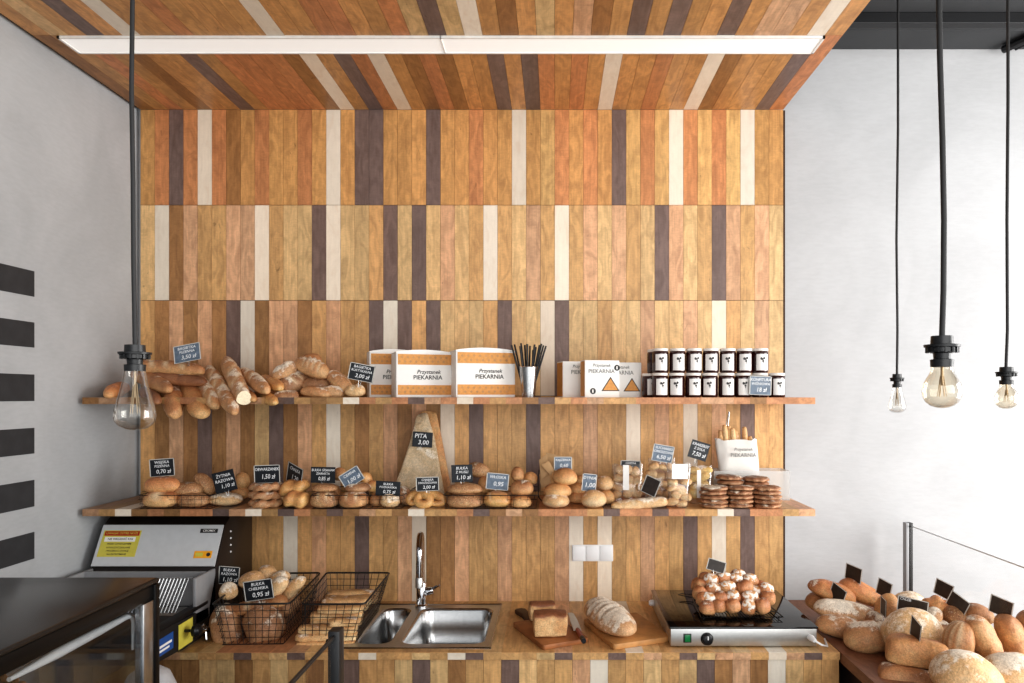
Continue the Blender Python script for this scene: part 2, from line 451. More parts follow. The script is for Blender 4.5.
# ------------------------------------------------------------------ room
PW = 2.675 / 45
X0 = -1.725
XR = .95
ZC = 2.9455          # underside of the wooden canopy
ROWS = ["ORDRWRBOROOROWODDOOODOOROOWOLRORODLRLWRLRLWOO",
        "LWBPOOPPWOLLDWLLODLDLPLOWOLPOWOPLPOLDPLODPOPL",
        "OBPBPBDWBPPBOPOODWDODLLLODLLWDLLOLLPLLPLWOLPL",
        "OBPBDBPBLDBPOWOBOPBPBWODOOODOOOPOOWOPOWOPODOO",
        "OBOPOBOOOOWOPOODOOPWBBPOOPOOOPWOWOOPOODOWODOO"]
g = .0005
zr = [ZC, ZE + (395 - 205.4) / 240, ZE + (395 - 300.6) / 240, ZE - 1 / 240, ZE - 96.5 / 240, .86]
it = []
for r, row in enumerate(ROWS):
    assert len(row) == 45, (r, len(row))
    for i, k in enumerate(row):
        x = X0 + i * PW
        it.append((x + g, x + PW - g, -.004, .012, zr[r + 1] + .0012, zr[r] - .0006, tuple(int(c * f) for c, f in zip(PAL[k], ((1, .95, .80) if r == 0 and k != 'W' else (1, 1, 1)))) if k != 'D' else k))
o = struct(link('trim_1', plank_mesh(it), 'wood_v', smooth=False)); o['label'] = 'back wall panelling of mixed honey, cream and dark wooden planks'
bk = B().box(X0, XR + .010, .004, .021, .80, ZC)  # dark edge past the planks on the right stands in for a shadow gap
bk.obj('panel_backing', 'backing', o, smooth=False)
o = struct(B().box(-1.9, 3.7, .021, .14, 0, 3.33).obj('wall_back', 'plaster', smooth=False)); o['label'] = 'pale grey plaster back wall'
wl = struct(B().box(-1.87, -1.745, -4.6, .021, 0, 3.33).obj('wall_left', 'plaster_shaded', smooth=False)); wl['label'] = 'grey plaster left side wall'
# painted bars on the left wall
for a, b_ in ((271.3, 296.8), (322.5, 347.6), (374.6, 401.0), (427.8, 453.4), (479.8, 506.3), (531.8, 558.4)):
    s = F / 2.492
    z1, z0 = ZE - (a - 395) / s, ZE - (b_ - 395) / s
    B().box(-1.7455, -1.7435, -1.9, 2.492 - D, z0, z1).obj('painted_stripe', 'stripe', wl, smooth=False)
struct(B().box(-1.9, 3.7, -4.6, .14, -.1, 0).obj('floor', 'floor', smooth=False))
cl = struct(B().box(-1.9, 3.7, -4.6, .14, 3.208, 3.33).obj('ceiling', 'dark_ceiling', smooth=False)); cl['label'] = 'dark grey high ceiling'
# beams / conduits under the dark ceiling, right of the canopy
o = struct(B().box(.99, 3.6, -.285, -.245, 3.165, 3.208, .003).obj('trim_3', 'black_beam', smooth=False)); o['label'] = 'black ceiling rail'
b_ = B(); b_.tube([(1.0, -.20, 3.196), (3.6, -.20, 3.196)], .011)
b_.tube([(1.0, -.17, 3.20), (3.6, -.17, 3.20)], .007)
o = struct(b_.obj('trim_4', 'dark_ceiling')); o['label'] = 'thin conduits along the dark ceiling'
b_ = B(); b_.tube([(1.86, -.015, 3.19), (2.1, -.62, 3.19)], .016); b_.tube([(1.91, -.015, 3.195), (2.15, -.62, 3.195)], .009)
o = struct(b_.obj('trim_5', 'black_beam')); o['label'] = 'slanting black conduit under the dark ceiling'
# wooden canopy: two rows of planks running away from the wall
random.seed(21)
def canopy_row(special, base='OBOORO'):
    s = [random.choice(base) for _ in range(45)]
    for k, v in special.items(): s[k] = v
    return s
ra = canopy_row({7: 'D', 14: 'W', 16: 'D', 18: 'W', 2: 'R', 10: 'R', 25: 'D', 27: 'D', 32: 'W', 38: 'W', 43: 'D', 21: 'R', 30: 'R', 35: 'R', 44: 'R', 0: 'B', 4: 'B'})
rb = canopy_row({3: 'D', 5: 'W', 13: 'W', 22: 'D', 24: 'W', 20: 'R', 30: 'P', 33: 'D', 35: 'D', 38: 'D', 43: 'W', 40: 'P', 41: 'P', 8: 'R', 44: 'O', 16: 'R', 17: 'R'}, 'OOBOLO')
rc = canopy_row({4: 'W', 11: 'D', 19: 'W', 28: 'D', 36: 'W'})
yl = F / 744 * (D / 1.262) - D      # seam at the strip light
it = []
for row, ya, yb in ((ra, -.004, yl), (rb, yl, -1.16), (rc, -1.16, -1.75)):
    for i, k in enumerate(row):
        x = X0 + i * PW
        kk = PAL[k]
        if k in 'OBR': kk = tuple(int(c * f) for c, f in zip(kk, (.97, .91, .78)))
        it.append((x + g, x + PW - g, yb + .0008, ya - .0008, ZC, ZC + .012, kk))
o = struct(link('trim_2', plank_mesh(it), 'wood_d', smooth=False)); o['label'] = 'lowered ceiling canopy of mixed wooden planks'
B().box(-1.744, XR, -1.75, .012, ZC + .0122, ZC + .06).obj('canopy_backing', 'backing', o, smooth=False)

# strip light let into the canopy
s_l = F / (D + yl)
xa, xb = (57 - VX) / 304.0, (824 - VX) / 304.0
t = thing('strip_light', 'long white strip light set across the wooden ceiling canopy', 'light', ((xa + xb) / 2, yl - .03, ZC))
y0, y1 = -.745, -.632
y0 = 744 * (ZC - ZE) / (395 - 35.5) - D; y1 = 744 * (ZC - ZE) / (395 - 51.5) - D
xm = (443 - VX) / (744 / (D + (y0 + y1) / 2))
lx, ly = t.location.x, t.location.y
for a, b_ in ((xa, xm - .0015), (xm + .0015, xb)):
    B().box(a - lx, b_ - lx, y0 + .006 - ly, y1 - .006 - ly, -.006, .0).obj('diffuser', 'diffuser', t, smooth=False)
fr = B()
fr.box(xa - .008 - lx, xb + .008 - lx, y0 - ly, y0 + .006 - ly, -.009, 0); fr.box(xa - .008 - lx, xb + .008 - lx, y1 - .006 - ly, y1 - ly, -.009, 0)
fr.box(xa - .008 - lx, xa - lx, y0 - ly, y1 - ly, -.009, 0); fr.box(xb - lx, xb + .008 - lx, y0 - ly, y1 - ly, -.009, 0)
fr.box(xm - .0015 - lx, xm + .0015 - lx, y0 - ly, y1 - ly, -.009, 0)
fr.obj('frame', 'white_metal', t, smooth=False)

# ------------------------------------------------------------------ shelves and counter
random.seed(5)
def strip(special, base):
    s = [random.choice(base) for _ in range(45)]
    for k, v in special.items(): s[k] = v
    return s
SHY = -.385
ZU = 1.749           # top of the upper shelf
ZL = ZE - 114.3 / 274  # top of the lower shelf
def shelf(ztop, th, special, base, label):
    it = []
    for i, k in enumerate(strip(special, base)):
        x = X0 + i * PW
        f = .62 + .32 * min(1, i / 30)  # light falloff painted in: planks darken towards the left
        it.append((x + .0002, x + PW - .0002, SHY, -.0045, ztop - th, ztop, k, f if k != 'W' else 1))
    o = link('wall_shelf', plank_mesh(it), 'wood_d', smooth=False)
    return tag(o, label, 'shelf')
shelf(ZU, .024, {16: 'W', 23: 'W', 28: 'D', 31: 'P', 12: 'D', 20: 'D', 9: 'R'}, 'ORPOB', 'upper plank shelf holding baguettes, boxes and jam jars')
shelf(ZL, .025, {2: 'W', 8: 'D', 10: 'W', 12: 'D', 15: 'D', 20: 'W', 24: 'D', 32: 'D', 35: 'D', 39: 'W', 42: 'R', 40: 'D'}, 'OROPB', 'lower plank shelf crowded with rolls, price cards and cookies')

ZT = .90
CY = -.62
wt = strip({41: 'W', 11: 'D', 23: 'W', 24: 'D', 29: 'D', 32: 'D', 36: 'D', 43: 'D', 18: 'W', 1: 'D', 14: 'D'}, 'OOPLO')
tp = strip({41: 'W', 33: 'W', 34: 'L', 11: 'R', 10: 'R', 12: 'R', 7: 'L', 13: 'R', 14: 'P', 29: 'P'}, 'OOLO')
it = []
for i in range(45):
    x = X0 + i * PW
    f = .62 + .38 * min(1, i / 26)  # worktop colours darkened leftwards to imitate the fading light
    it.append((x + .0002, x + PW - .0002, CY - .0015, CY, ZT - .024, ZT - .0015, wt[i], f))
    k = tp[i]
    if 17 <= i <= 24:
        it.append((x + .0002, x + PW - .0002, CY, -.575, ZT - .024, ZT, k, f)); it.append((x + .0002, x + PW - .0002, -.075, -.0045, ZT - .024, ZT, k, f))
    else:
        it.append((x + .0002, x + PW - .0002, CY, -.0045, ZT - .024, ZT, k, f))
wo = link('worktop', plank_mesh(it), 'wood_d', smooth=False)
tag(wo, 'wooden plank worktop with sink, cutting boards and warming plate on it', 'worktop')
random.seed(11)
fp = strip({17: 'D', 21: 'D', 22: 'L', 26: 'D', 27: 'L', 30: 'P', 31: 'W', 37: 'D', 39: 'P', 41: 'W', 10: 'L', 23: 'B', 8: 'B'}, 'OBOLO')
it = []
for i, k in enumerate(fp):
    x = X0 + i * PW
    f = .62 + .38 * min(1, i / 26)  # same painted shading on the front, darker to the left
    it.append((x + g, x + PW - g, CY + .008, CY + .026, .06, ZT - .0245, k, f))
ct = thing('counter', 'plank fronted wooden counter under the worktop', 'counter', (0, 0, 0))
link('front_panel', plank_mesh(it), 'wood_v', ct, smooth=False)
bb = B()
bb.box(X0, XR - .002, CY + .0265, CY + .045, .0, ZT - .0245); bb.box(X0, X0 + .02, CY + .045, -.005, 0, ZT - .0245); bb.box(XR - .02, XR - .002, CY + .045, -.005, 0, ZT - .0245)
bb.obj('carcass', 'backing', ct, smooth=False)

# right-hand counter, at right angles to the first
M['counter_r'] = wood('wood_right_counter', 1)
it = []
for i in range(8):
    x = XR + .003 + i * .075
    it.append((x + .0002, x + .0748, -2.6, .016, ZT - .035, ZT - .0005, (150, 98, 66), .85))
rc_ = thing('display_counter', 'brown wooden counter along the right piled with loaves', 'counter', (1.25, -1.3, 0))
m_ = plank_mesh(it); m_.transform(Matrix.Translation((-1.25, 1.3, 0)))
link('counter_top', m_, 'counter_r', rc_, smooth=False)
B().box(.99 - 1.25, 1.53 - 1.25, -2.58 + 1.3, .016 + 1.3, 0, ZT - .0355).obj('carcass', 'backing', rc_, smooth=False)

# wall switch
p = P(592.5, 552.8, -.004)
t = thing('wall_switch', 'white triple switch plate on the plank wall above the cutting boards', 'switch', p)
w, h = 41 / 240, 16.5 / 240
B().box(-w / 2, w / 2, -.006, 0, -h / 2, h / 2, .002).obj('switch_plate', 'white_pl', t)
for i in range(3):
    c = -w / 2 + w * (i + .5) / 3
    B().box(c - w / 6 + .0022, c + w / 6 - .0022, -.011, -.005, -h / 2 + .004, h / 2 - .004, .002).obj('rocker', 'white_pl', t)

# ------------------------------------------------------------------ pendant lamps
def pendant(pts, y, sock, bulbpy, bw, kind, label, lampmat, ring, cr):
    """pts: cord pixels from the top down to the holder"""
    s = S(y)
    bx = P(sock[0], sock[1], y)
    t = thing('pendant_lamp', label, 'lamp', bx)
    wp = [P(px, py, y) - bx for px, py in pts]
    top = wp[0].copy(); top.z = 3.2 - bx.z
    path = [top] + wp
    # resample for smooth bends
    B().tube(path, cr, 10).obj('cord', 'cord', t)
    B().lathe([(.0, 3.208 - bx.z), (.045, 3.208 - bx.z), (.045, 3.19 - bx.z), (.012, 3.16 - bx.z), (0, 3.16 - bx.z)], 20, Matrix.Translation((top.x, 0, 0))).obj('ceiling_rose', 'black_plastic', t)
    sh = (bulbpy[0] - sock[1]) / s      # holder height
    u = ring / s / 2
    b_ = B()
    b_.lathe([(0, 0), (u * .62, -.0), (u * .64, -sh * .2), (u * .64, -sh * .26), (u * 1.02, -sh * .28), (u * 1.0, -sh * .36), (u * .84, -sh * .38), (u * .84, -sh * .52), (u * .5, -sh * .56), (u * .47, -sh * .74), (u * .66, -sh * .76), (u * .64, -sh * 1.0), (0, -sh * 1.0)], 28)
    for k in range(14):
        a = 2 * PI * k / 14
        b_.box(u * .80, u * .92, -u * .06, u * .06, -sh * .54, -sh * .37, mat=Matrix.Rotation(a, 4, 'Z'))
    b_.obj('lamp_holder', 'black_plastic', t)
    bh = (bulbpy[1] - bulbpy[0]) / s; br = bw / s / 2
    if kind == 'st':
        prof = [(.50, .0), (.52, .04), (.60, .2), (.72, .36), (.86, .52), (.97, .66), (1.0, .76), (.95, .85), (.80, .92), (.55, .97), (.25, .995), (0, 1.0)]
    else:
        prof = [(.52, .0), (.55, .06), (.62, .16), (.78, .28), (.93, .42), (1.0, .58), (.96, .72), (.83, .85), (.60, .94), (.3, .99), (0, 1.0)]
    B().lathe([(r * br, -sh - z * bh) for r, z in prof], 32, cap=False).obj('bulb', lampmat, t)
    fb = B()
    fb.tube([(0, 0, -sh), (0, 0, -sh - bh * .45)], br * .07, 6)
    for k in range(6):
        a = 2 * PI * k / 6; a2 = a + PI / 6
        fb.tube([(br * .10 * math.cos(a), br * .10 * math.sin(a), -sh - bh * .22), (br * .22 * math.cos(a2), br * .22 * math.sin(a2), -sh - bh * .72)], br * .022, 5)
    fb.obj('filament', 'filament', t)
    return t
pendant([(132.5, 0), (131.5, 90), (133, 180), (133.5, 260), (135, 345)], 1.25 - D, (135, 345), (371, 430), 38.5, 'st', 'pendant lamp with clear teardrop bulb hanging alone on the left', 'bulb', 30, .0037)
pendant([(939, 0), (940, 60), (942.5, 140), (944, 220), (943.5, 290), (942, 337)], 1.22 - D, (942, 336), (367, 408), 37, 'globe', 'largest right pendant lamp, round amber bulb on thick dark cord', 'bulb_w', 33, .0046)
pendant([(1008, 0), (1008, 100), (1007, 220), (1007.5, 330), (1006, 368)], 2.03 - D, (1006.5, 367), (384.5, 409), 22, 'globe', 'pendant lamp with round amber bulb near the right edge', 'bulb_w', 20, .0042)
pendant([(898, 0), (898, 130), (896.5, 240), (897.5, 330), (897, 374)], 2.62 - D, (897, 374), (387.5, 413), 17, 'st', 'small pendant lamp with slim clear bulb close to grey wall', 'bulb', 13.5, .0042)
# ------------------------------------------------------------------ bread shapes
def loaf_mesh(L, W, H, seed=0, end=2.3, flat=.35, noise_a=.05, slashes=(), skew=.0, sw=.06, depth=.05, nu=30, nv=20, bend=0.0, taper=0.0, split=False, lump=0.0, ridges=0, boxy=2.0, braid=0):
    """a loaf along x, centred on the origin: superelliptic length profile, flattened base, cuts as grooves"""
    verts, faces, sc = [], [], []
    h1 = H / (2 - flat); h2 = H - h1; off = (h1 - h2) / 2
    sv = Vector((seed * 7.31 + 1.7, seed * 3.17 - 2.2, seed * 5.53 + .3))
    mn = min(W, H)
    for i in range(nu + 1):
        t = -math.cos(PI * i / nu)
        r = max(0.0, 1 - abs(t) ** end) ** (1 / end)
        if i in (0, nu): r = 0.0
        tw = 1 - taper * t
        for j in range(nv):
            a = 2 * PI * j / nv
            c, s = math.cos(a), math.sin(a)
            e = 2 / boxy
            y = math.copysign(abs(c) ** e, c); z = math.copysign(abs(s) ** e, s)
            zz = z * (h1 if z > 0 else h2)
            p = Vector((t * L / 2, y * W / 2 * r * tw, zz * r * tw - off))
            nrm = Vector((t * .6, y, z)); nrm.normalize()
            d = noise.noise(p * (1.1 / mn) + sv) * noise_a * mn + noise.noise(p * (3.2 / mn) + sv) * noise_a * .45 * mn
            if lump: d += lump * mn * (.5 - abs(noise.noise(p * (1.6 / mn) - sv)))
            f = 0.0
            if s > -.1:
                for k in slashes:
                    q = abs(t + skew * c - k)
                    if q < sw and r > .2:
                        w = (1 - q / sw)
                        if s > .05: f = max(f, w * min(1, (s + .1) * 1.6)); d -= depth * mn * w * min(1, s + .2)
                    elif q < sw * 2 and s > .2: d += depth * .35 * mn * (1 - (q - sw) / sw)
                if split and abs(c) < .22 and s > 0 and abs(t) < .8:
                    w = 1 - abs(c) / .22; d -= depth * mn * w; f = max(f, w)
                if ridges:
                    f = max(f, (.5 + .5 * math.cos(c * PI * ridges)) ** 2 * .8 if s > 0 else 0)
                    d += .025 * mn * math.cos(c * PI * ridges) * max(0, s)
            if braid:
                d += .075 * mn * math.cos(braid * PI * t + a * 1.0) * (r ** .5)
                f = max(f, 0)
            p += nrm * d * min(1, r * 1.5)
            if bend: p.z -= bend * t * t; 
            verts.append(p); sc.append(f)
    for i in range(nu):
        for j in range(nv):
            a, b = i * nv + j, i * nv + (j + 1) % nv
            faces.append((a, a + nv, b + nv, b))
    me = bpy.data.meshes.new('loaf'); me.from_pydata([tuple(v) for v in verts], [], faces)
    at = me.attributes.new('score', 'FLOAT', 'POINT'); at.data.foreach_set('value', sc)
    bm = bmesh.new(); bm.from_mesh(me); bmesh.ops.remove_doubles(bm, verts=bm.verts, dist=1e-6); bmesh.ops.recalc_face_normals(bm, faces=bm.faces); bm.to_mesh(me); bm.free()
    return me

def frame(A, Bq, up=(0, 0, 1)):
    X = (Bq - A); L = X.length; X.normalize()
    Z = Vector(up); Z = (Z - X * Z.dot(X)).normalized()
    Y = Z.cross(X)
    m = Matrix((X, Y, Z)).transposed().to_4x4()
    m.translation = (A + Bq) / 2
    return m, L

_seed = [0]
def loaf_ab(name, label, mat, A, Bq, W, H, group=None, cat='bread', up=(0, 0, 1), cut=None, **kw):
    """loaf along the segment A-B (tips)"""
    _seed[0] += 1
    m, L = frame(A, Bq, up)
    me = loaf_mesh(L, W, H, seed=_seed[0], **kw)
    if cut:
        # slice the tip off at x = cut*L/2 and close it with crumb
        bm = bmesh.new(); bm.from_mesh(me)
        geom = bm.verts[:] + bm.edges[:] + bm.faces[:]
        bmesh.ops.bisect_plane(bm, geom=geom, plane_co=(cut * L / 2, 0, 0), plane_no=(1, .0, 0.18), clear_outer=True)
        ed = [e for e in bm.edges if e.is_boundary]
        ring = [v.co.copy() for e in ed for v in e.verts]
        bm.to_mesh(me); bm.free()
        cen = sum(ring, Vector()) / len(ring)
        pts = sorted({tuple(round(c, 6) for c in v) for v in ring}, key=lambda q: math.atan2(q[2] - cen.z, q[1] - cen.y))
        cb = bmesh.new(); c0 = cb.verts.new(cen + Vector((.002, 0, 0)))
        vs = [cb.verts.new(Vector(q) * 1.0 + Vector((.0006, 0, 0))) for q in pts]
        for i in range(len(vs)): cb.faces.new((c0, vs[i], vs[(i + 1) % len(vs)]))
        bmesh.ops.recalc_face_normals(cb, faces=cb.faces)
        cm = bpy.data.meshes.new('crumb_face'); cb.to_mesh(cm); cb.free()
    o = link(name, me, mat, mw=m, ang=70)
    tag(o, label, cat, group)
    if cut: link('crumb_face', cm, 'crumb', o)
    return o

def loaf_px(name, label, mat, cx, cy, w, h, y, W=None, roll=0, yaw=0, group=None, cat='bread', pitch=0, **kw):
    """loaf whose image is about w x h px centred at cx, cy"""
    s = S(y); _seed[0] += 1
    L = w / s; H = h / s; W = W or min(L, H * 1.6)
    c = P(cx, cy, y)
    m = Matrix.Translation(c) @ Euler((R(pitch), R(roll), R(yaw)), 'XYZ').to_matrix().to_4x4()
    o = link(name, loaf_mesh(L, W, H, seed=_seed[0], **kw), mat, mw=m, ang=70)
    return tag(o, label, cat, group)

# ------------------------------------------------------------------ price cards
_cards = [0]
def sign(px, py, y, w, h, lines, label, roll=0, yaw=0, pitch=0, mat='slate', stem=.018, name='price_card', cat='price card', edge=True, group=None):
    s = S(y)
    c = P(px, py, y)
    Hm = h / s
    Wm = min(.105, w / s / max(.22, math.cos(R(yaw) + math.atan2(c.x, D + y))) if yaw else w / s)
    rot = Matrix.Rotation(R(yaw), 4, 'Z') @ Matrix.Rotation(R(roll), 4, 'Y') @ Matrix.Rotation(R(pitch), 4, 'X')
    m = Matrix.Translation(c) @ rot @ Matrix.Translation((0, 0, -Hm / 2 - stem))
    t = thing(name, label, cat, mw=m, group=group)
    z0, z1 = stem, stem + Hm
    card = B().box(-Wm / 2, Wm / 2, 0, .0016, z0, z1, .0004, 1).obj('card', mat, t, smooth=False)
    if edge:
        e = .0032
        fb = B()
        fb.box(-Wm / 2, -Wm / 2 + e, -.0006, .0, z0, z1); fb.box(Wm / 2 - e, Wm / 2, -.0006, .0, z0, z1)
        fb.box(-Wm / 2, Wm / 2, -.0006, .0, z1 - e * .8, z1); fb.box(-Wm / 2, Wm / 2, -.0006, .0, z0, z0 + e * .5)
        fb.obj('card_border', 'card_edge', card, smooth=False)
    if lines:
        me = text_mesh([(tx, sz * Hm, x * Wm, z0 + zz * Hm) for tx, sz, x, zz in lines])
        xs = [v.co.x for v in me.vertices]
        if xs:
            mx = max(abs(min(xs)), abs(max(xs)))
            if mx > Wm * .47: me.transform(Matrix.Diagonal((Wm * .47 / mx, 1, 1, 1)))
        me.transform(Matrix.Translation((0, -.0009, 0)))
        link('lettering', me, 'chalk', card, smooth=False)
    b_ = B(); b_.tube([(-.006, .001, z0 + .006), (-.002, .001, 0)], .0011, 5); b_.tube([(.006, .001, z0 + .006), (.002, .001, 0)], .0011, 5)
    b_.obj('clip', 'steel', t)
    return t
def L3(a, b, c): return [(a, .22, 0, .80), (b, .20, 0, .58), (c, .32, .05, .27)]
def L2(a, c): return [(a, .24, 0, .76), (c, .36, .05, .35)]

# ------------------------------------------------------------------ upper shelf: baguettes and loaves
def ab(name, label, mat, a, ya, b, yb, wpx, hpx=None, **kw):
    A, Bq = P(a[0], a[1], ya), P(b[0], b[1], yb)
    s = S(yb)
    return loaf_ab(name, label, mat, A, Bq, wpx / s, (hpx or wpx) / s, **kw)
U = 'baguettes and loaves heaped on the upper shelf'
ab('bread_roll', 'golden bread end poking out at the far left end of the upper shelf', 'b_orange', (125, 386), -.12, (108, 394), -.40, 16, 15, group=U, end=3)
ab('baguette', 'long baguette lying flat on top of the heap under the pale price card', 'b_brown', (133, 366), -.24, (204, 370), -.27, 15, 15, group=U, end=3.2, slashes=(-.5, -.1, .35), sw=.1, skew=.15)
ab('baguette', 'dark slim baguette lying just below the topmost flat baguette', 'b_dark', (148, 377), -.27, (207, 382), -.28, 12, 12, group=U, end=3.2)
ab('baguette', 'baguette slanting down behind the left teardrop bulb', 'b_brown', (134, 372), -.15, (170, 389), -.38, 16, 16, group=U, end=3)
ab('bread_roll', 'small brown roll end peeping out right beside the left teardrop bulb', 'b_dark', (143, 390), -.2, (158, 401), -.42, 14, 14, group=U, end=2.8)
ab('baguette', 'knobbly curved baguette hanging over the shelf edge left of the flattest one', 'b_brown', (171, 380), -.14, (174, 411), -.43, 18, 18, group=U, end=2.8, lump=.25, noise_a=.1, bend=.012)
ab('baguette', 'smooth broad baguette with its blunt end hanging lowest over the shelf edge', 'b_golden', (186, 379), -.16, (202, 415), -.41, 21, 18, group=U, end=3, taper=-.18)
ab('baguette', 'short floury baguette with slanted cuts right of the smooth broad baguette', 'b_flour', (203, 379), -.16, (216, 406), -.42, 17, 17, group=U, end=2.8, slashes=(-.5, 0, .5), sw=.12, skew=.35)
ab('baguette', 'long baguette slanting down past the cut one, blunt pale tip overhanging', 'b_flour', (208, 367), -.13, (235, 412), -.47, 17, 17, group=U, end=3, slashes=(-.6, -.25, .1), sw=.09, skew=.3)
ab('baguette', 'floury baguette with its white crumb showing at the cut end', 'b_flour', (226, 358), -.13, (247, 405), -.47, 18, 17, group=U, end=3, slashes=(-.3, .1, .5), sw=.08, skew=.25, cut=.72)
ab('bread_roll', 'pale orange roll tucked under the cut baguette', 'b_golden', (236, 389), -.16, (254, 399), -.41, 14, 13, group=U, end=2.6)
ab('baguette', 'baguette with flour patch at its tip, right of the cut baguette', 'b_flour', (242, 371), -.14, (267, 390), -.40, 16, 16, group=U, end=3, slashes=(-.5, -.1), sw=.1, skew=.3)
ab('bread_roll', 'glossy golden round roll end between the floured loaf and white roll', 'b_glaze', (262, 379), -.14, (281, 387), -.36, 15, 14, group=U, end=2.6)
ab('bread_roll', 'small golden roll overhanging below the glossy round roll end', 'b_glaze', (257, 392), -.16, (275, 402), -.43, 14, 13, group=U, end=2.6)
ab('bread_roll', 'white floured roll perched tilted on top of the middle of the heap', 'b_flour2', (273, 377), -.27, (296, 364), -.27, 16, 15, group=U, end=2.6, slashes=(0,), sw=.3, depth=.07, skew=.2)
ab('rustic_loaf', 'brown crackled loaf leaning below the white floured roll', 'b_rustic', (281, 391), -.30, (306, 374), -.22, 19, 18, group=U, end=2.5, slashes=(-.2, .3), sw=.14, lump=.12)
ab('rustic_loaf', 'flat reddish loaf with flour spots lying at the bottom of the heap', 'b_rustic', (273, 398), -.35, (299, 396), -.33, 14, 13, group=U, end=2.6, lump=.12)
ab('rustic_loaf', 'smallest topmost loaf at the back of the stack of loaves', 'b_brown', (300, 362), -.2, (322, 360), -.17, 17, 15, group=U, end=2.5)
ab('rustic_loaf', 'large wrinkled loaf with flour ridges at the top of the stack', 'b_flour', (297, 361), -.25, (329, 374), -.29, 21, 19, group=U, end=2.5, slashes=(-.5, -.2, .1, .4), sw=.09, skew=.2, depth=.07)
ab('rustic_loaf', 'wrinkled brown loaf in the middle of the stack under the large one', 'b_rustic', (303, 385), -.26, (330, 385), -.26, 16, 14, group=U, end=2.5, lump=.15)
ab('rustic_loaf', 'split loaf with open crust at the bottom front of the stack', 'b_flour', (301, 390.5), -.31, (331, 393.5), -.33, 15, 12, group=U, end=2.3, split=True, depth=.16)
ab('rustic_loaf', 'oval loaf with one long open split leaning right of the stack', 'b_flour', (329, 372), -.27, (351, 389), -.30, 16, 15, group=U, end=2.4, split=True, depth=.12)
ab('rustic_loaf', 'round floury roll resting under the oval split loaf', 'b_flour2', (320, 392), -.31, (344, 392), -.31, 14, 12, group=U, end=2.4, lump=.1)
ab('bread_roll', 'small pale roll at the right end of the heap beside the white boxes', 'b_white', (345, 391), -.32, (365, 390), -.33, 14, 12.5, group=U, end=2.4, slashes=(0,), sw=.25)
sign(187, 353, -.30, 27, 18, L3('BAGIETKA', 'PSZENNA', '3,50 zł'), 'price card pale with glare, tilted on top of the flat baguette', roll=-11, mat='slate_glare', pitch=-12)
sign(361.5, 372.5, -.36, 25.5, 17, L3('BAGIETKA', 'RUSTYKALNA', '3,00 zł'), 'dark price card tilted in front of the left white box', roll=11, stem=.025)

# ------------------------------------------------------------------ white boxes
def cake_box(px, py0, py1, w, y, depth, yaw, label, group, crop=None):
    """white carton with two printed bands and the shop's lettering"""
    s = S(y)
    c = P(px, 397, y); c.z = ZU
    Wm, Hm = w / s, (py1 - py0) / s
    t = thing('cake_box', label, 'box', c, R(yaw), group)
    k = .012
    # the front of the root is the face's middle; box runs back
    b_ = B(); b_.box(-Wm / 2, Wm / 2, 0, depth, 0, Hm * .95, .0025)
    b_.obj('carton', 'white', t)
    pts = [(-Wm / 2, 0)] + [(-Wm / 2 + Wm * i / 14, .004 + Hm * .055 * math.sin(PI * i / 14) ** .8) for i in range(15)] + [(Wm / 2, 0)]
    lid = B(); lid.prism([(x, z) for x, z in pts], 0, depth)
    ob = lid.obj('lid', 'white', t)
    ob.data.transform(Matrix(((1, 0, 0, 0), (0, 0, 1, 0), (0, 1, 0, Hm * .948), (0, 0, 0, 1))))
    for z0, z1 in ((.055, .265), (.70, .925)):
        b2 = B(); b2.box(-Wm / 2 + .006, Wm / 2 - .0008, -.0009, .0, z0 * Hm, z1 * Hm)
        band = b2.obj('printed_band', 'kraft', t, smooth=False)
        b3 = B(); nn = 9; r = (z1 - z0) * Hm * .25
        for i in range(nn):
            for q in range(2):
                x = -Wm / 2 + .012 + (Wm - .024) * (i + .5 * q) / nn; z = (z0 + z1) / 2 * Hm + (q - .5) * r * 1.6
                b3.quad([(x - r * .55, -.0011, z), (x, -.0011, z - r * .55), (x + r * .55, -.0011, z), (x, -.0011, z + r * .55)])
        b3.obj('diamond_print', 'board_b', band, smooth=False)
    me = text_mesh([('Przystanek', .0205, .003, .545 * Hm)], .25)
    m2 = text_mesh([('PIEKARNIA', .0225, .0, .425 * Hm)], .0)
    bm = bmesh.new(); bm.from_mesh(me); bm.from_mesh(m2); bm.to_mesh(me); bm.free()
    me.transform(Matrix.Translation((Wm * .06, -.0012, 0)))
    link('lettering', me, 'ink', t, smooth=False)
    return t
G = 'white cake boxes with orange bands'
cake_box(394, 350, 397, 48, -.185, .10, 20, 'white banded carton at left, half hidden by the next one', G)
cake_box(424.5, 350.5, 397, 56, -.30, .12, 21, 'white banded carton in the middle of the three large ones', G)
cake_box(486, 348.5, 397, 61, -.305, .12, 20, 'tallest white banded carton beside the metal tumbler', G)

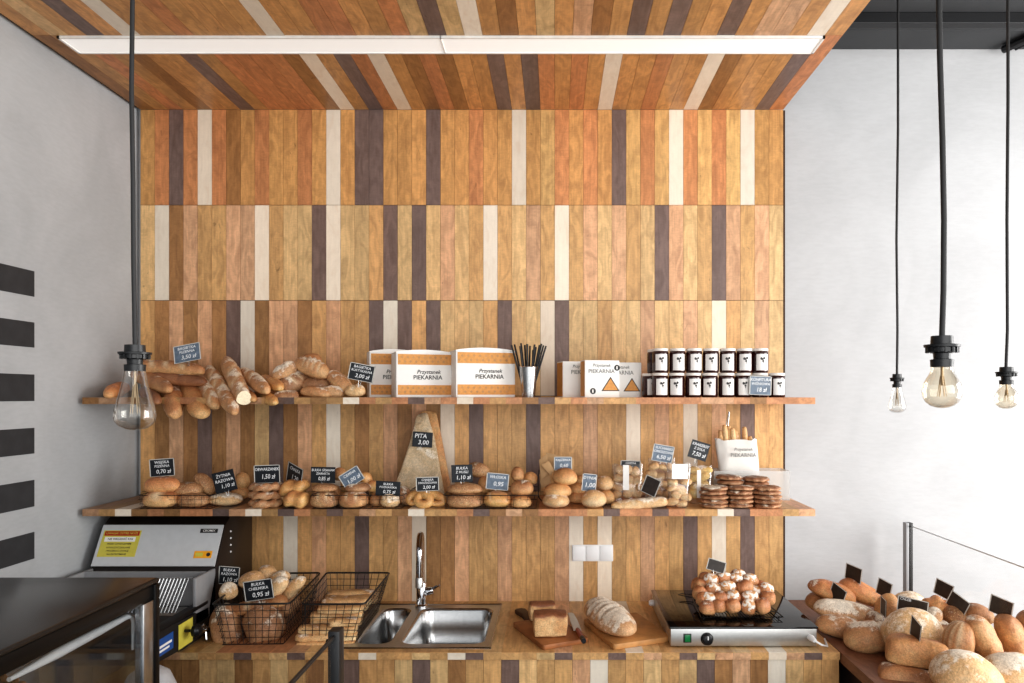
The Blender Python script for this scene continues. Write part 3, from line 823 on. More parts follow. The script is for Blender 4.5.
def small_box(x0, x1, py0, y, depth, label, tri, dots, txt, group, yaw=14):
    s = S(y)
    a, b_ = P(x0, 397, y), P(x1, 397, y)
    Wm = b_.x - a.x; Hm = (397 - py0) / s
    t = thing('sandwich_box', label, 'box', ((a.x + b_.x) / 2, y, ZU), R(yaw), group)
    B().box(-Wm / 2, Wm / 2, 0, depth, 0, Hm, .0015).obj('carton', 'white', t)
    B().box(-Wm / 2 - .0009, -Wm / 2, .004, depth - .004, .004, Hm - .004).obj('side_print', 'kraft', t, smooth=False)
    if txt:
        me = text_mesh([(txt[0], .016, txt[2] * Wm, .86 * Hm)], .2); m2 = text_mesh([(txt[1], .021, txt[2] * Wm, .70 * Hm)], 0)
        bm = bmesh.new(); bm.from_mesh(me); bm.from_mesh(m2); bm.to_mesh(me); bm.free()
        xs = [v.co.x for v in me.vertices]
        mx, mn = max(xs), min(xs)
        if mx > Wm * .48 or mn < -Wm * .48:
            c = (mx + mn) / 2; k = min(1, Wm * .92 / (mx - mn)); 
            me.transform(Matrix.Translation((0, 0, 0)) @ Matrix.Diagonal((k, 1, 1, 1)) @ Matrix.Translation((-c, 0, 0)))
        me.transform(Matrix.Translation((0, -.0008, 0)))
        link('lettering', me, 'grey_ink', t, smooth=False)
    for tx in tri:
        x, z, r = tx * Wm, .30 * Hm, .23 * Hm
        def tr(k, yy): return [(x + r * k * 1.15 * math.cos(q), yy, z + r * k * math.sin(q)) for q in (R(90), R(210), R(330))]
        o = B().quad(tr(1.12, -.0008)).obj('triangle_outline', 'ink', t, smooth=False)
        B().quad(tr(.92, -.0012)).obj('triangle_print', 'kraft', o, smooth=False)
    for dx, dz in dots:
        b2 = B(); b2.lathe([(0, 0), (.0112, 0), (.0112, .0008), (0, .0008)], 20, Matrix.Translation((dx * Wm, -.0001, dz * Hm)) @ Matrix.Rotation(R(90), 4, 'X'))
        o = b2.obj('round_stamp', 'ink', t, smooth=False)
        b2 = B(); b2.box(dx * Wm - .003, dx * Wm + .002, -.0014, -.0009, dz * Hm - .006, dz * Hm + .006)
        b2.obj('stamp_mark', 'white', o, smooth=False)
    return t
G = 'white sandwich boxes'
small_box(562.5, 582, 361, -.26, .09, 'white box with orange side, leftmost of the smaller cartons', (), (), ('Przy', 'PIEK', .2), G)
b0 = small_box(584.2, 620.3, 359.8, -.33, .06, 'white box with two round stamps and orange triangle', (.24,), ((-.27, .17), (.43, .80)), ('Przystanek', 'PIEKARNIA', -.02), G)
small_box(606, 642.5, 362, -.265, .09, 'white box with orange triangle half hidden behind the stamped box', (.22,), (), ('stanek', 'KARNIA', .22), G)

# ------------------------------------------------------------------ tumbler with straws
c = P(528.5, 397, -.30); c.z = ZU
s = S(-.30)
t = thing('steel_tumbler', 'tapered steel tumbler full of black straws', 'cup', c)
hh = 30.5 / s
B().lathe([(0, 0), (6.4 / s, 0), (9.4 / s, hh), (9.8 / s, hh), (9.6 / s, hh + .001), (9.1 / s, hh - .001), (6.0 / s, .004), (0, .004)], 28).obj('cup_body', 'steel', t)
B().tube([(9.6 / s * math.cos(a), 9.6 / s * math.sin(a), hh) for a in [2 * PI * i / 24 for i in range(24)]], .0013, 6, closed=True).obj('rim', 'chrome', t)
tops = [(511.5, 345), (514.5, 344.5), (520, 346), (521, 343.2), (524.8, 345), (527.3, 344), (530, 346), (534.6, 344.5), (536, 347), (539.5, 345), (541.5, 343.8), (543.5, 345.5), (546, 346), (533, 350)]
for i, (tx, ty) in enumerate(tops):
    f = (i / (len(tops) - 1) - .5)
    top = P(tx, ty, -.30 + .025 * math.sin(i * 2.4)); bot = Vector((c.x + f * .024, c.y + .008 * math.cos(i * 1.9), ZU + .006))
    b_ = B(); d = top - bot
    b_.tube([(0, 0, 0), tuple(d)], .0034, 8)
    nm = 'black straw in the steel tumbler, %s from the left' % ORD[i] if i else 'black straw leaning farthest left in the steel tumbler'
    o = b_.obj('drinking_straw', 'black_plastic', None, bot)
    tag(o, nm, 'straw', 'black straws in the steel tumbler')

# ------------------------------------------------------------------ jam jars
def make_jar(name_label, loc, rz=0.0):
    t = thing('jam_jar', name_label, 'jar', loc, rz, 'jam jars with white lids on the upper shelf')
    r, h = .0302, .0905
    def oct_(rr): return rr
    B().lathe([(0, .001), (r * .86, 0), (r * .98, .004), (r, .009), (r, h * .80), (r * .97, h * .85), (r * .92, h * .88), (r * .90, h * .90), (0, h * .90)], 28).obj('jar_glass', 'jam', t)
    b_ = B(); b_.lathe([(0, h * .89), (r * .96, h * .89), (r * .98, h * .90), (r * .98, h * .985), (r * .94, h), (0, h)], 32)
    b_.obj('lid', 'lid', t)
    lb = B()
    n = 10; z0, z1 = h * .10, h * .76; rr = r + .0006
    for i in range(n):
        a0 = R(-90 - 44 + 88 * i / n); a1 = R(-90 - 44 + 88 * (i + 1) / n)
        lb.quad([(rr * math.cos(a0), rr * math.sin(a0), z0), (rr * math.cos(a1), rr * math.sin(a1), z0), (rr * math.cos(a1), rr * math.sin(a1), z1), (rr * math.cos(a0), rr * math.sin(a0), z1)])
    lab = lb.obj('label', 'jar_label', t)
    eb = B()
    for dx, dz, q in ((-.004, .052, .0052), (.0045, .054, .0046), (.0015, .043, .0042), (.002, .036, .002), (0, .0495, .003)):
        eb.lathe([(0, 0), (q, 0), (q * .8, .0006), (0, .0006)], 10, Matrix.Translation((dx, -math.sqrt(rr * rr - dx * dx) + .0003, dz)) @ Matrix.Rotation(R(90), 4, 'X'))
    eb.obj('emblem', 'ink', lab)
    return t
def copy_tree(o, loc, label, rz=None, parent=None):
    c_ = o.copy(); COL.objects.link(c_)
    if parent is None:
        c_.location = loc; c_['label'] = label
        if rz is not None: c_.rotation_euler = (0, 0, rz)
    else: c_.parent = parent
    for ch in o.children: copy_tree(ch, None, None, None, c_)
    return c_
jy = -.335; js = S(jy); proto = None
jars = []
botx = [660, 676.5, 693.2, 709.6, 726.6, 743, 759.8, 776.6]
topx = [660.5, 677.5, 694, 710.8, 727.8, 744.4, 760]
ndl = ['leftmost', 'second from left', 'third from left', 'fourth from left', 'fifth from left', 'sixth from left', 'seventh from left', 'rightmost']
for i, px in enumerate(botx):
    nl = 'dark jam jar in the lower front row, %s' % (ndl[i] if i != 6 else 'behind the glare-washed price card')
    jars.append(((px - VX) / js, jy, ZU, nl, R(random.uniform(-14, 14))))
for i, px in enumerate(topx):
    nl = 'dark jam jar stacked in the upper front row, %s' % (ndl[i] if i < 6 else 'rightmost')
    jars.append(((px - VX) / js, jy, ZU + .0908, nl, R(random.uniform(-12, 12))))
jb = -.272
for k, (i, z, nl) in enumerate(((0, 0, 'jam jar mostly hidden at the left end of the lower row, back line'), (0, 1, 'jam jar mostly hidden at the left end of the upper row, back line'),
                                (6, 0, 'jam jar mostly hidden behind the glare-washed price card, back line'), (6, 1, 'jam jar mostly hidden at the right end of the upper row, back line'))):
    jars.append(((botx[i] - VX) / js + ((-.030 if z == 0 else -.010) if i == 0 else .016), jb, ZU + z * .0908, nl, R(20)))
for x, y, z, nl, rz in jars:
    if proto is None: proto = make_jar(nl, (x, y, z), rz)
    else: copy_tree(proto, (x, y, z), nl, rz)
sign(760.5, 385.5, -.375, 22, 19, L3('KONFITURA', 'WIŚNIOWA', '18 zł'), 'glare-washed price card standing in front of the lower row of jars', mat='slate_glare', stem=.004, roll=2)
# ------------------------------------------------------------------ lower shelf
def yrow(pyb): return .418 * F / (pyb - 395) - D
def low(name, label, mat, cx, w, h, y=-.32, cy=None, W=None, roll=0, yaw=0, group=None, cat='bread', lift=.0005, **kw):
    s = S(y)
    if cy is None:
        cy = VY + (ZE - (ZL + lift + h / s / 2)) * s
    return loaf_px(name, label, mat, cx, cy, w, h, y, W, roll, yaw, group, cat, **kw)

def wire_basket(name, label, corners_top, corners_bot, z0, z1, cat='basket', step=.03, rim=.0022, wire=.0009, group=None, rows=4):
    """open wire basket: four rim corners (x,y) counter-clockwise from the front left, same for the base"""
    cx = sum(p[0] for p in corners_top) / 4; cy = sum(p[1] for p in corners_top) / 4
    t = thing(name, label, cat, (cx, cy, z0), 0, group)
    T = [Vector((x - cx, y - cy, z1 - z0)) for x, y in corners_top]
    Q = [Vector((x - cx, y - cy, .0012)) for x, y in corners_bot]
    def rounded(pts, r):
        out = []
        for i, p in enumerate(pts):
            a, b_ = pts[i - 1], pts[(i + 1) % len(pts)]
            d1 = (a - p).normalized(); d2 = (b_ - p).normalized()
            for k in range(5):
                f = k / 4
                out.append(p + d1 * r * (1 - f) ** 2 + d2 * r * f ** 2)
        return out
    B().tube(rounded(T, .018), rim, 8, closed=True).obj('rim', 'black_wire', t)
    w = B()
    for i in range(4):
        a, b_, c, d = T[i], T[(i + 1) % 4], Q[i], Q[(i + 1) % 4]
        n = max(2, round((a - b_).length / step))
        for k in range(0, n):
            f = (k + .5) / n
            w.tube([a.lerp(b_, f), c.lerp(d, f)], wire, 4, cap=False)
        for k in range(1, rows + 1):
            f = k / rows
            w.tube([a.lerp(c, f), b_.lerp(d, f)], wire if k < rows else wire * 1.6, 4, cap=False)
    n = max(2, round((Q[0] - Q[1]).length / step))
    for k in range(1, n): w.tube([Q[0].lerp(Q[1], k / n), Q[3].lerp(Q[2], k / n)], wire, 4, cap=False)
    w.obj('wire_mesh', 'black_wire', t)
    return t

def shelf_basket(x0, x1, label, y0=-.379, y1=-.12, h=.05):
    s = S(y0)
    a, b_ = (x0 - VX) / s, (x1 - VX) / s
    return wire_basket('wire_basket', label, [(a, y0), (b_, y0), (b_, y1), (a, y1)], [(a + .008, y0 + .006), (b_ - .008, y0 + .006), (b_ - .008, y1 - .008), (a + .008, y1 - .008)], ZL, ZL + h, step=.024, rim=.0014, wire=.0006, rows=3, group='low wire baskets on the lower shelf')
shelf_basket(137, 212, 'low wire basket of rolls at the left end of the lower shelf')
shelf_basket(310, 403, 'low wire basket of dark rolls below the tilted price card')
shelf_basket(443, 538, 'low wire basket of seeded and glazed rolls on the lower shelf')

LR = 'rolls on the left of the lower shelf'
low('bread_roll', 'pale golden roll in the basket at the left end, bottom of two', 'b_golden', 161, 33, 17, -.345, W=.09, slashes=(0,), sw=.5, depth=.02, boxy=2.6, group=LR)
low('bread_roll', 'orange glazed oval roll under the leftmost card, on top of a paler one', 'b_orange', 162, 35, 17, -.325, cy=485, W=.085, group=LR, roll=-3)
low('bread_roll', 'brown seeded roll second along the bottom of the left basket', 'b_seed', 193.5, 31, 14, -.325, W=.08, boxy=2.5, group=LR)
low('bread_roll', 'round seeded roll on the second bottom roll of the left basket', 'b_seed', 187.5, 29, 15, -.30, cy=489, W=.075, group=LR)
low('bread_roll', 'seeded roll standing tilted in front of the plank wall', 'b_seed', 205, 26, 14, -.25, cy=483.5, W=.06, roll=48, group=LR)
low('bread_roll', 'flat pale roll lying under the second price card', 'b_white', 226, 33, 13, -.29, W=.08, group=LR, boxy=2.4)
low('bread_roll', 'small golden roll wedged under the round one right of the second card', 'b_golden', 240, 17, 14, -.22, W=.05, group=LR, lift=.015)
low('bread_roll', 'round golden roll propped up right of the second price card', 'b_golden', 242, 15, 17, -.22, cy=480.5, W=.06, group=LR, end=2.0)

# ring breads: twisted rings stacked flat
def twist_ring(name, label, mat, cx, cy, y, rad_px, thick_px, group, tilt=0):
    s = S(y); Rm = (rad_px - thick_px * .5) / s; r = thick_px / s * .5
    verts, faces, sc = [], [], []
    nu, nv = 60, 14
    for i in range(nu):
        a = 2 * PI * i / nu
        for j in range(nv):
            b_ = 2 * PI * j / nv
            rr = r * (1 + .17 * math.cos(2 * b_ - 7 * a) + .08 * noise.noise(Vector((math.cos(a) * 3, math.sin(a) * 3, cx + cy))))
            verts.append(((Rm + rr * math.cos(b_)) * math.cos(a), (Rm + rr * math.cos(b_)) * math.sin(a), rr * .9 * math.sin(b_)))
            sc.append(max(0, -math.cos(2 * b_ - 7 * a)) * .25)
    for i in range(nu):
        for j in range(nv):
            i2, j2 = (i + 1) % nu, (j + 1) % nv
            faces.append((i * nv + j, i2 * nv + j, i2 * nv + j2, i * nv + j2))
    me = bpy.data.meshes.new('ring'); me.from_pydata(verts, [], faces)
    me.attributes.new('score', 'FLOAT', 'POINT').data.foreach_set('value', sc)
    o = link(name, me, mat, mw=Matrix.Translation(P(cx, cy, y)) @ Matrix.Rotation(R(tilt), 4, 'Y') @ Matrix.Rotation(R(cy * 31 % 360), 4, 'Z'))
    return tag(o, label, 'bread', group)
G = 'twisted ring breads stacked on the lower shelf'
s_ = S(-.315)
for k, (cx, cy) in enumerate(((266, 504.6), (265.5, 496.3), (266, 487.8))):
    z = ZL + .0145 + k * .0305
    twist_ring('ring_bread', 'twisted ring bread, %s of the stack of three' % ('bottom', 'middle', 'top')[k], 'b_pret', cx, VY + (ZE - z) * s_, -.315, 16, 8.6, G, (0, 1.5, -2)[k])
G = 'glossy golden twists on the lower shelf'
low('twisted_roll', 'golden twisted roll at the bottom front right of the ring breads', 'b_glaze', 297, 25, 17, -.345, W=.09, group=G, braid=1.6, boxy=2.4)
low('twisted_roll', 'golden roll at the bottom left, behind the front twist', 'b_glaze', 287, 20, 15, -.27, W=.07, group=G, braid=1.4)
low('twisted_roll', 'golden twisted roll on top of the others below the slanted card', 'b_glaze', 294, 31, 15, -.31, cy=487, W=.08, roll=-12, group=G, braid=1.8)
G = 'rolls in the middle left of the lower shelf'
low('seeded_roll', 'square pale seeded roll in the wire basket, bottom', 'b_seed', 325, 28, 16, -.345, W=.085, boxy=3, group=G, slashes=(-.3, .3), sw=.12, depth=.03)
low('seeded_roll', 'square seeded roll on the bottom one under the card reading 0,85', 'b_seed', 325, 26, 8, -.33, cy=487.5, W=.08, boxy=2.6, group=G)
low('bread_roll', 'golden roll standing behind the cards reading 0,85 and 1,00', 'b_golden', 340, 12, 14, -.22, cy=474, W=.05, group=G)
low('bread_roll', 'small roll squeezed behind the square seeded rolls', 'b_brown', 335, 12, 20, -.27, W=.05, group=G)
low('rye_roll', 'dark brown square roll at the bottom under the tilted card', 'b_brown', 354, 29, 16.5, -.345, W=.085, boxy=3, group=G, slashes=(-.35, .3), sw=.14, depth=.04)
low('rye_roll', 'brown roll lying on the dark square roll', 'b_rustic', 358, 26, 10, -.325, cy=487, W=.08, group=G)
low('croissant_roll', 'golden curved roll leaning up right of the tilted card', 'b_glaze', 367, 22, 12, -.28, cy=480.5, W=.05, roll=52, group=G, braid=1.5)
low('bread_roll', 'golden knot roll on the brown roll behind the tilted card', 'b_glaze', 372, 11, 12, -.30, cy=486, W=.045, group=G)
low('bread_roll', 'brown roll in shade beside the pale split roll', 'b_brown', 376.5, 13, 13, -.31, W=.06, group=G)
low('bread_roll', 'pale round roll under the card reading 0,75', 'b_white', 390, 19, 15, -.345, W=.07, group=G, split=True, depth=.04)
low('rye_roll', 'dark crusty slice shaped roll behind the pale knotted bread', 'b_rustic', 405, 14, 20, -.29, W=.07, group=G, roll=-25)

# plaited knot bread: one fat rope knotted round
def knot_bread():
    y = -.325; s = S(y)
    base = P(426, 500, y); base.z = ZL
    pts = []
    k = 1 / s
    raw = [(-9, -2, 5), (-15, -1, 4), (-17, 1, 8), (-12, 3, 12), (-3, -2, 13), (4, -6, 10), (4, -8, 5), (-2, -8, 3.6), (-7, -6, 6), (-6, -3, 11), (1, 1, 14), (9, 0, 12), (16, -2, 9), (17, -4, 5), (11, -6, 4), (5, -6, 4.4)]
    for a, b_, c in raw: pts.append(Vector((a * k, b_ * k * .9, c * k)))
    fine = []
    for i in range(len(pts) - 1):
        p0, p1, p2, p3 = pts[max(0, i - 1)], pts[i], pts[i + 1], pts[min(len(pts) - 1, i + 2)]
        for q in range(5):
            t = q / 5
            fine.append(.5 * ((2 * p1) + (p2 - p0) * t + (2 * p0 - 5 * p1 + 4 * p2 - p3) * t * t + (3 * p1 - p0 - 3 * p2 + p3) * t ** 3))
    fine.append(pts[-1])
    n = len(fine)
    rad = [4.3 * k * (.55 + .45 * min(1, 5 * i / n, 5 * (n - 1 - i) / n)) for i in range(n)]
    o = B().tube(fine, rad, 14).obj('knotted_bread', 'b_glaze', None, base)
    tag(o, 'pale golden knotted bread on the shelf below the card reading 2,00', 'bread')
knot_bread()

# pitas leaning on the wall
def pita(name, label, poly, y0, y1, th, shade):
    """flat bread: polygon in pixels, leaning back from y0 at the foot to y1 at the top"""
    pyt = min(p[1] for p in poly); pyb = max(p[1] for p in poly)
    pts = []
    for px, py in poly:
        f = (py - pyt) / (pyb - pyt)
        pts.append(P(px, py, y1 + (y0 - y1) * f))
    cen = sum(pts, Vector()) / len(pts)
    nrm = (pts[0] - cen).cross(pts[1] - cen); 
    if nrm.y > 0: nrm = -nrm
    nrm.normalize()
    bm = bmesh.new()
    n = len(pts); rings = []
    for sc_, off in ((1.0, -th / 2), (1.015, 0), (1.0, th * .4), (.9, th * .55), (.72, th * .60), (.5, th * .62), (.25, th * .60)):
        rings.append([bm.verts.new((p - cen) * sc_ + nrm * (off + (.006 * noise.noise((p - cen) * 25 * sc_) if sc_ < .95 else 0))) for p in pts])
    for a, b_ in zip(rings, rings[1:]):
        for k in range(n): bm.faces.new((a[k], a[(k + 1) % n], b_[(k + 1) % n], b_[k]))
    bm.faces.new(rings[-1]); bm.faces.new(rings[0][::-1])
    bmesh.ops.recalc_face_normals(bm, faces=bm.faces)
    me = bpy.data.meshes.new('pita'); bm.to_mesh(me); bm.free()
    o = link(name, me, shade, loc=cen, ang=60)
    return tag(o, label, 'bread', 'large flatbreads leaning on the plank wall')
def densify(poly, r=4):
    out = []
    n = len(poly)
    for i in range(n):
        p, q, w = Vector((*poly[i - 1], 0)), Vector((*poly[i], 0)), Vector((*poly[(i + 1) % n], 0))
        d1, d2 = (p - q).normalized(), (w - q).normalized()
        for k in range(5):
            f = k / 4; v = q + d1 * r * (1 - f) ** 2 + d2 * r * f * f; out.append((v.x, v.y))
        nx = w + (q - w).normalized() * r
        a = q + d2 * r
        for k in range(1, 5): v = a.lerp(nx, k / 5); out.append((v.x, v.y))
    return out
pita('flatbread', 'rear flatbread with browned edge showing along the right side', densify([(421, 411), (436, 412), (442, 440), (452, 494), (424, 497), (416, 440)]), -.10, -.03, .014, 'b_golden')
pita('flatbread', 'large pale floury flatbread carrying the PITA card', densify([(417, 415), (427, 412.5), (435, 440), (445, 497), (391, 497), (401, 470), (411, 440)]), -.135, -.055, .016, 'b_pita')
sign(422.5, 439.5, -.115, 20, 15, [('PITA', .40, -.1, .72), ('3,00', .42, .05, .3)], 'small black card reading PITA stuck on the large flatbread', roll=4, edge=False, stem=.003)

G = 'seeded and glazed rolls in the right wire basket'
low('seeded_roll', 'long dark seeded roll at the bottom left of the basket', 'b_seed', 465.5, 37, 14.5, -.345, W=.09, boxy=2.5, group=G)
low('seeded_roll', 'seeded roll lying on the bottom one under the card reading 1,10', 'b_seed', 465, 36, 11.5, -.325, cy=488.5, W=.085, group=G, split=True, depth=.05)
low('seeded_roll', 'seeded roll peeping out at the back right of the card reading 1,10', 'b_seed', 478, 24, 15, -.24, cy=470, W=.06, group=G, roll=8)
low('bread_roll', 'small golden roll behind the glare-washed card', 'b_golden', 484, 12, 18, -.26, cy=485, W=.06, group=G)
low('bread_roll', 'egg glazed round roll with one cut under the glare-washed card', 'b_glaze', 497.5, 27.5, 16.5, -.345, W=.09, group=G, slashes=(-.55,), sw=.09, skew=.1, end=2.2)
low('bread_roll', 'squat golden roll at the bottom right of the basket', 'b_golden', 521, 21, 12, -.345, W=.075, boxy=2.6, group=G)
low('bread_roll', 'brown roll with floury seam on the squat golden roll', 'b_brown', 522, 23, 16, -.325, cy=487.5, W=.08, group=G)
low('bread_roll', 'egg shaped roll standing on top of the brown roll', 'b_brown', 517.5, 13, 15, -.29, cy=474, W=.05, group=G, end=2)
low('bread_roll', 'golden roll leaning at the back right of the egg shaped roll', 'b_golden', 531, 14, 12, -.26, cy=478, W=.05, group=G, roll=15)

# black card holder / bracket beside the round buns
o = B().tube([P(541.8, 501, -.31), P(538.5, 497, -.30), P(538, 480, -.28), P(539, 470, -.26)], .0022, 6).obj('wire_bracket', 'black_wire')
tag(o, 'thin black wire bracket standing between glazed rolls and round buns', 'bracket')

G = 'round floury buns in the middle of the lower shelf'
kw = dict(group=G, end=2.1, noise_a=.04)
low('round_bun', 'round bun at the bottom of the stack of three', 'b_roll', 556, 27, 15.5, -.345, W=.095, **kw)
low('round_bun', 'round brown bun in the middle of the stack of three', 'b_golden', 557.5, 28, 15.5, -.325, cy=490.3, W=.095, **kw)
low('round_bun', 'round bun on top of the stack below the pale glossy card', 'b_golden', 565, 25, 17, -.315, cy=476.5, W=.09, roll=4, **kw)
low('round_bun', 'bun behind, bottom, between the stack and the front bun', 'b_golden', 577, 19, 13, -.24, W=.07, **kw)
low('round_bun', 'bun behind, middle, between the stack and the small tilted card', 'b_golden', 577, 18, 12.5, -.23, cy=488.5, W=.07, **kw)
low('round_bun', 'uppermost small bun behind the small tilted card', 'b_golden', 581, 15, 9, -.22, cy=479.5, W=.06, **kw)
low('round_bun', 'single round bun at the front of the shelf below the small tilted card', 'b_roll', 593.7, 25.5, 18, -.345, W=.09, **kw)
low('round_bun', 'bun to the right behind the single front bun, lower of two', 'b_golden', 606, 18, 15, -.26, W=.07, **kw)
low('round_bun', 'pale bun right of the small tilted card, upper of two', 'b_roll', 604, 20, 14.5, -.25, cy=483, W=.075, **kw)
# paper wrapped crisp sheets behind the stack
G = 'crisp flatbread pieces behind the bun stack'
def crisp_sheet(label, poly, y, tilt):
    pts = [P(px, py, y) for px, py in poly]
    cen = sum(pts, Vector()) / len(pts)
    b_ = B(); b_.prism([((p - cen).x, (p - cen).z) for p in pts], -.0015, .0015, .0006)
    o = b_.obj('crisp_flatbread', 'brown_paper', None, cen, (R(90 - tilt), 0, 0))
    return tag(o, label, 'crispbread', G)
crisp_sheet('folded brown sheet at the left standing behind the bun stack', [(539, 460), (547, 454), (549, 474), (541, 480)], -.25, 12)
crisp_sheet('long brown sheet rising highest behind the pale glossy card', [(546, 452.5), (574, 459), (573, 470), (550, 470)], -.20, 8)
crisp_sheet('slanted brown sheet in front of the other sheets, left of the card', [(541, 465), (549, 461), (554, 470), (551, 476)], -.275, 14)
crisp_sheet('lowest brown sheet beside the wire bracket', [(539, 474), (549, 473), (552, 486), (541, 488)], -.24, 6)

# ciabatta stick in front
ab('ciabatta', 'long pale floury flat loaf lying along the shelf edge before the bagged cookies', 'b_white', (611, 507), -.345, (667, 500.5), -.34, 14, 11, end=4, boxy=2.6, slashes=(-.2, .3), sw=.1)

# see-through bags of biscuits
def bag(label, x0, x1, py0, pyb, y, items, group, sheet=None, taper=.1, depth=.06):
    """clear bag; items = list of (dx, py, w, h, mat, roll, label)"""
    s = S(y)
    a, b_ = P(x0, pyb, y), P(x1, pyb, y)
    zb = ZL + .001; zt = P(x0, py0, y).z
    W = b_.x - a.x; cx = (a.x + b_.x) / 2
    t = thing('cellophane_bag', label, 'bag', (cx, y, zb), 0, group)
    nv = 28; rings = []
    bm = bmesh.new()
    Hh = zt - zb
    for k in range(13):
        f = k / 12
        wx = W / 2 * (1 - taper * (1 - f)) * (1 if k else .9)
        dy = depth / 2 * (.8 + .3 * math.sin(PI * min(1, f * 1.3))) * (1 - max(0, f - .55) * 1.7)
        ring = []
        for j in range(nv):
            q = 2 * PI * j / nv
            c_, s_2 = math.cos(q), math.sin(q)
            x = wx * math.copysign(abs(c_) ** .5, c_); yy = dy * math.copysign(abs(s_2) ** .7, s_2)
            d = noise.noise(Vector((x * 40, yy * 40, f * 7 + x0))) * .0035
            ring.append(bm.verts.new((x + d, yy + d, Hh * f + (.004 * math.sin(j * 1.7 + x0) if k == 12 else 0))))
        rings.append(ring)
    for A, Q in zip(rings, rings[1:]):
        for j in range(nv): bm.faces.new((A[j], A[(j + 1) % nv], Q[(j + 1) % nv], Q[j]))
    bm.faces.new(rings[0][::-1])
    me = bpy.data.meshes.new('bag'); bm.to_mesh(me); bm.free()
    link('bag_film', me, 'cello', t, ang=70)
    if sheet:
        sx0, sx1, sy0, sy1, mt = sheet
        p0, p1 = P(sx0, sy1, y - depth * .56), P(sx1, sy0, y - depth * .56)
        B().box(p0.x - cx, p1.x - cx, -depth * .565, -depth * .55, p0.z - zb, p1.z - zb).obj('bag_label', mt, t, smooth=False)
    return t
G1 = 'clear bags of biscuits on the lower shelf'
rnd = random.Random(3)
def fill(x0, x1, py0, py1, y, mat, noun, where, nx, nz, w, h, group, flat=.2, rolls=40):
    n = 0
    for r_ in range(nz):
        for c_ in range(nx):
            n += 1
            cx = x0 + (x1 - x0) * (c_ + .5 + .18 * ((r_ % 2) - .5)) / nx + rnd.uniform(-2.2, 2.2)
            cy = py1 - (py1 - py0) * (r_ + .5) / nz + rnd.uniform(-1.8, 1.8)
            rowname = 'bottom row' if r_ == 0 else ('top row' if r_ == nz - 1 else '%s row up' % ORD[r_])
            colname = ('leftmost' if c_ == 0 else ('rightmost' if c_ == nx - 1 else '%s from left' % ORD[c_]))
            loaf_px(noun, '%s %s, %s, %s' % (noun.replace('_', ' '), where, rowname, colname), mat, cx, cy, w * rnd.uniform(.85, 1.35), h * rnd.uniform(.75, 1.25), y + rnd.uniform(-.006, .006), W=.028, roll=rnd.uniform(-rolls, rolls), yaw=rnd.uniform(-20, 20), group=group, cat='biscuit', nu=14, nv=12, noise_a=.12, flat=flat)
bag('short bag of knobbly biscuits left of the black card seen from behind', 612, 643, 464, 499, -.25, None, G1, (623, 629, 465, 490, 'white'))
fill(614, 641, 467, 498, -.25, 'crisp', 'knobbly_biscuit', 'in the short bag', 3, 4, 10, 9, 'knobbly biscuits in the short bag')
bag('bag of brown biscuit slices behind the bag with a big white label', 648, 675, 458, 500, -.23, None, G1)
fill(650, 673, 463, 499, -.23, 'crisp', 'biscuit_slice', 'in the rear left bag', 3, 4, 11, 8, 'brown biscuit slices in the rear left bag')
bag('front bag with a white and grey label over toasted slices', 666, 691, 463, 508, -.335, None, G1, (672, 688, 464, 479, 'white_pl'), taper=.25)
fill(669, 688, 478, 506, -.335, 'b_stick', 'toasted_slice', 'in the front bag with the big label', 2, 4, 12, 8, 'toasted slices in the front bag')
bag('bag of yellow biscuits with striped white label under the tilted black card', 688, 712, 466, 500, -.24, None, G1, (697, 701, 470, 498, 'white'))
fill(690, 710, 466, 499, -.24, 'pasta', 'yellow_biscuit', 'in the bag under the tilted black card', 2, 4, 12, 8, 'yellow biscuits in the right bag')

# stacks of dark cookies
def cookie_mesh(seed, R0, th):
    verts, faces = [], []
    nu, nr = 40, 7
    prof = [(0, .5), (.45, .52), (.8, .46), (.96, .2), (1.0, 0), (.94, -.35), (.5, -.5), (0, -.5)]
    for r, z in prof:
        for k in range(nu):
            a = 2 * PI * k / nu
            q = R0 * r * (1 + .055 * math.cos(9 * a + seed) * (r > .6) + .04 * noise.noise(Vector((math.cos(a) * 2, math.sin(a) * 2, seed))))
            verts.append((q * math.cos(a), q * math.sin(a), th * z + .12 * th * noise.noise(Vector((q * 180, a * 3, seed)))))
    for i in range(len(prof) - 1):
        for k in range(nu):
            faces.append((i * nu + k, i * nu + (k + 1) % nu, (i + 1) * nu + (k + 1) % nu, (i + 1) * nu + k))
    me = bpy.data.meshes.new('cookie'); me.from_pydata(verts, [], faces)
    bm = bmesh.new(); bm.from_mesh(me); bmesh.ops.remove_doubles(bm, verts=bm.verts, dist=1e-5); bmesh.ops.recalc_face_normals(bm, faces=bm.faces); bm.to_mesh(me); bm.free()
    return me
def stack(cx, y, n, where, group, w=27, z0=None, th=.0155):
    s = S(y); z = ZL if z0 is None else z0
    for k in range(n):
        nm = 'bottom' if k == 0 else ('top' if k == n - 1 else ORD[k] + ' from the bottom')
        x = (cx - VX) / s + rnd.uniform(-.0035, .0035)
        o = link('dark_cookie', cookie_mesh(cx + k * 3.3, w / s / 2 * rnd.uniform(.95, 1.03), th), 'cookie', loc=(x, y, z + th * .52 + k * th * 1.03), rot=(R(rnd.uniform(-2, 2)), R(rnd.uniform(-2, 2)), k), ang=60)
        tag(o, 'dark cookie, %s of the %s' % (nm, where), 'cookie', group)
stack(714, -.33, 5, 'left front cookie stack', 'cookies in the left front stack')
stack(740.5, -.33, 5, 'middle front cookie stack', 'cookies in the middle front stack', 26)
stack(767, -.33, 5, 'right front cookie stack', 'cookies in the right front stack', 27)
stack(729.5, -.225, 6, 'back cookie stack before the paper bag', 'cookies in the left back stack', 26, th=.0175)
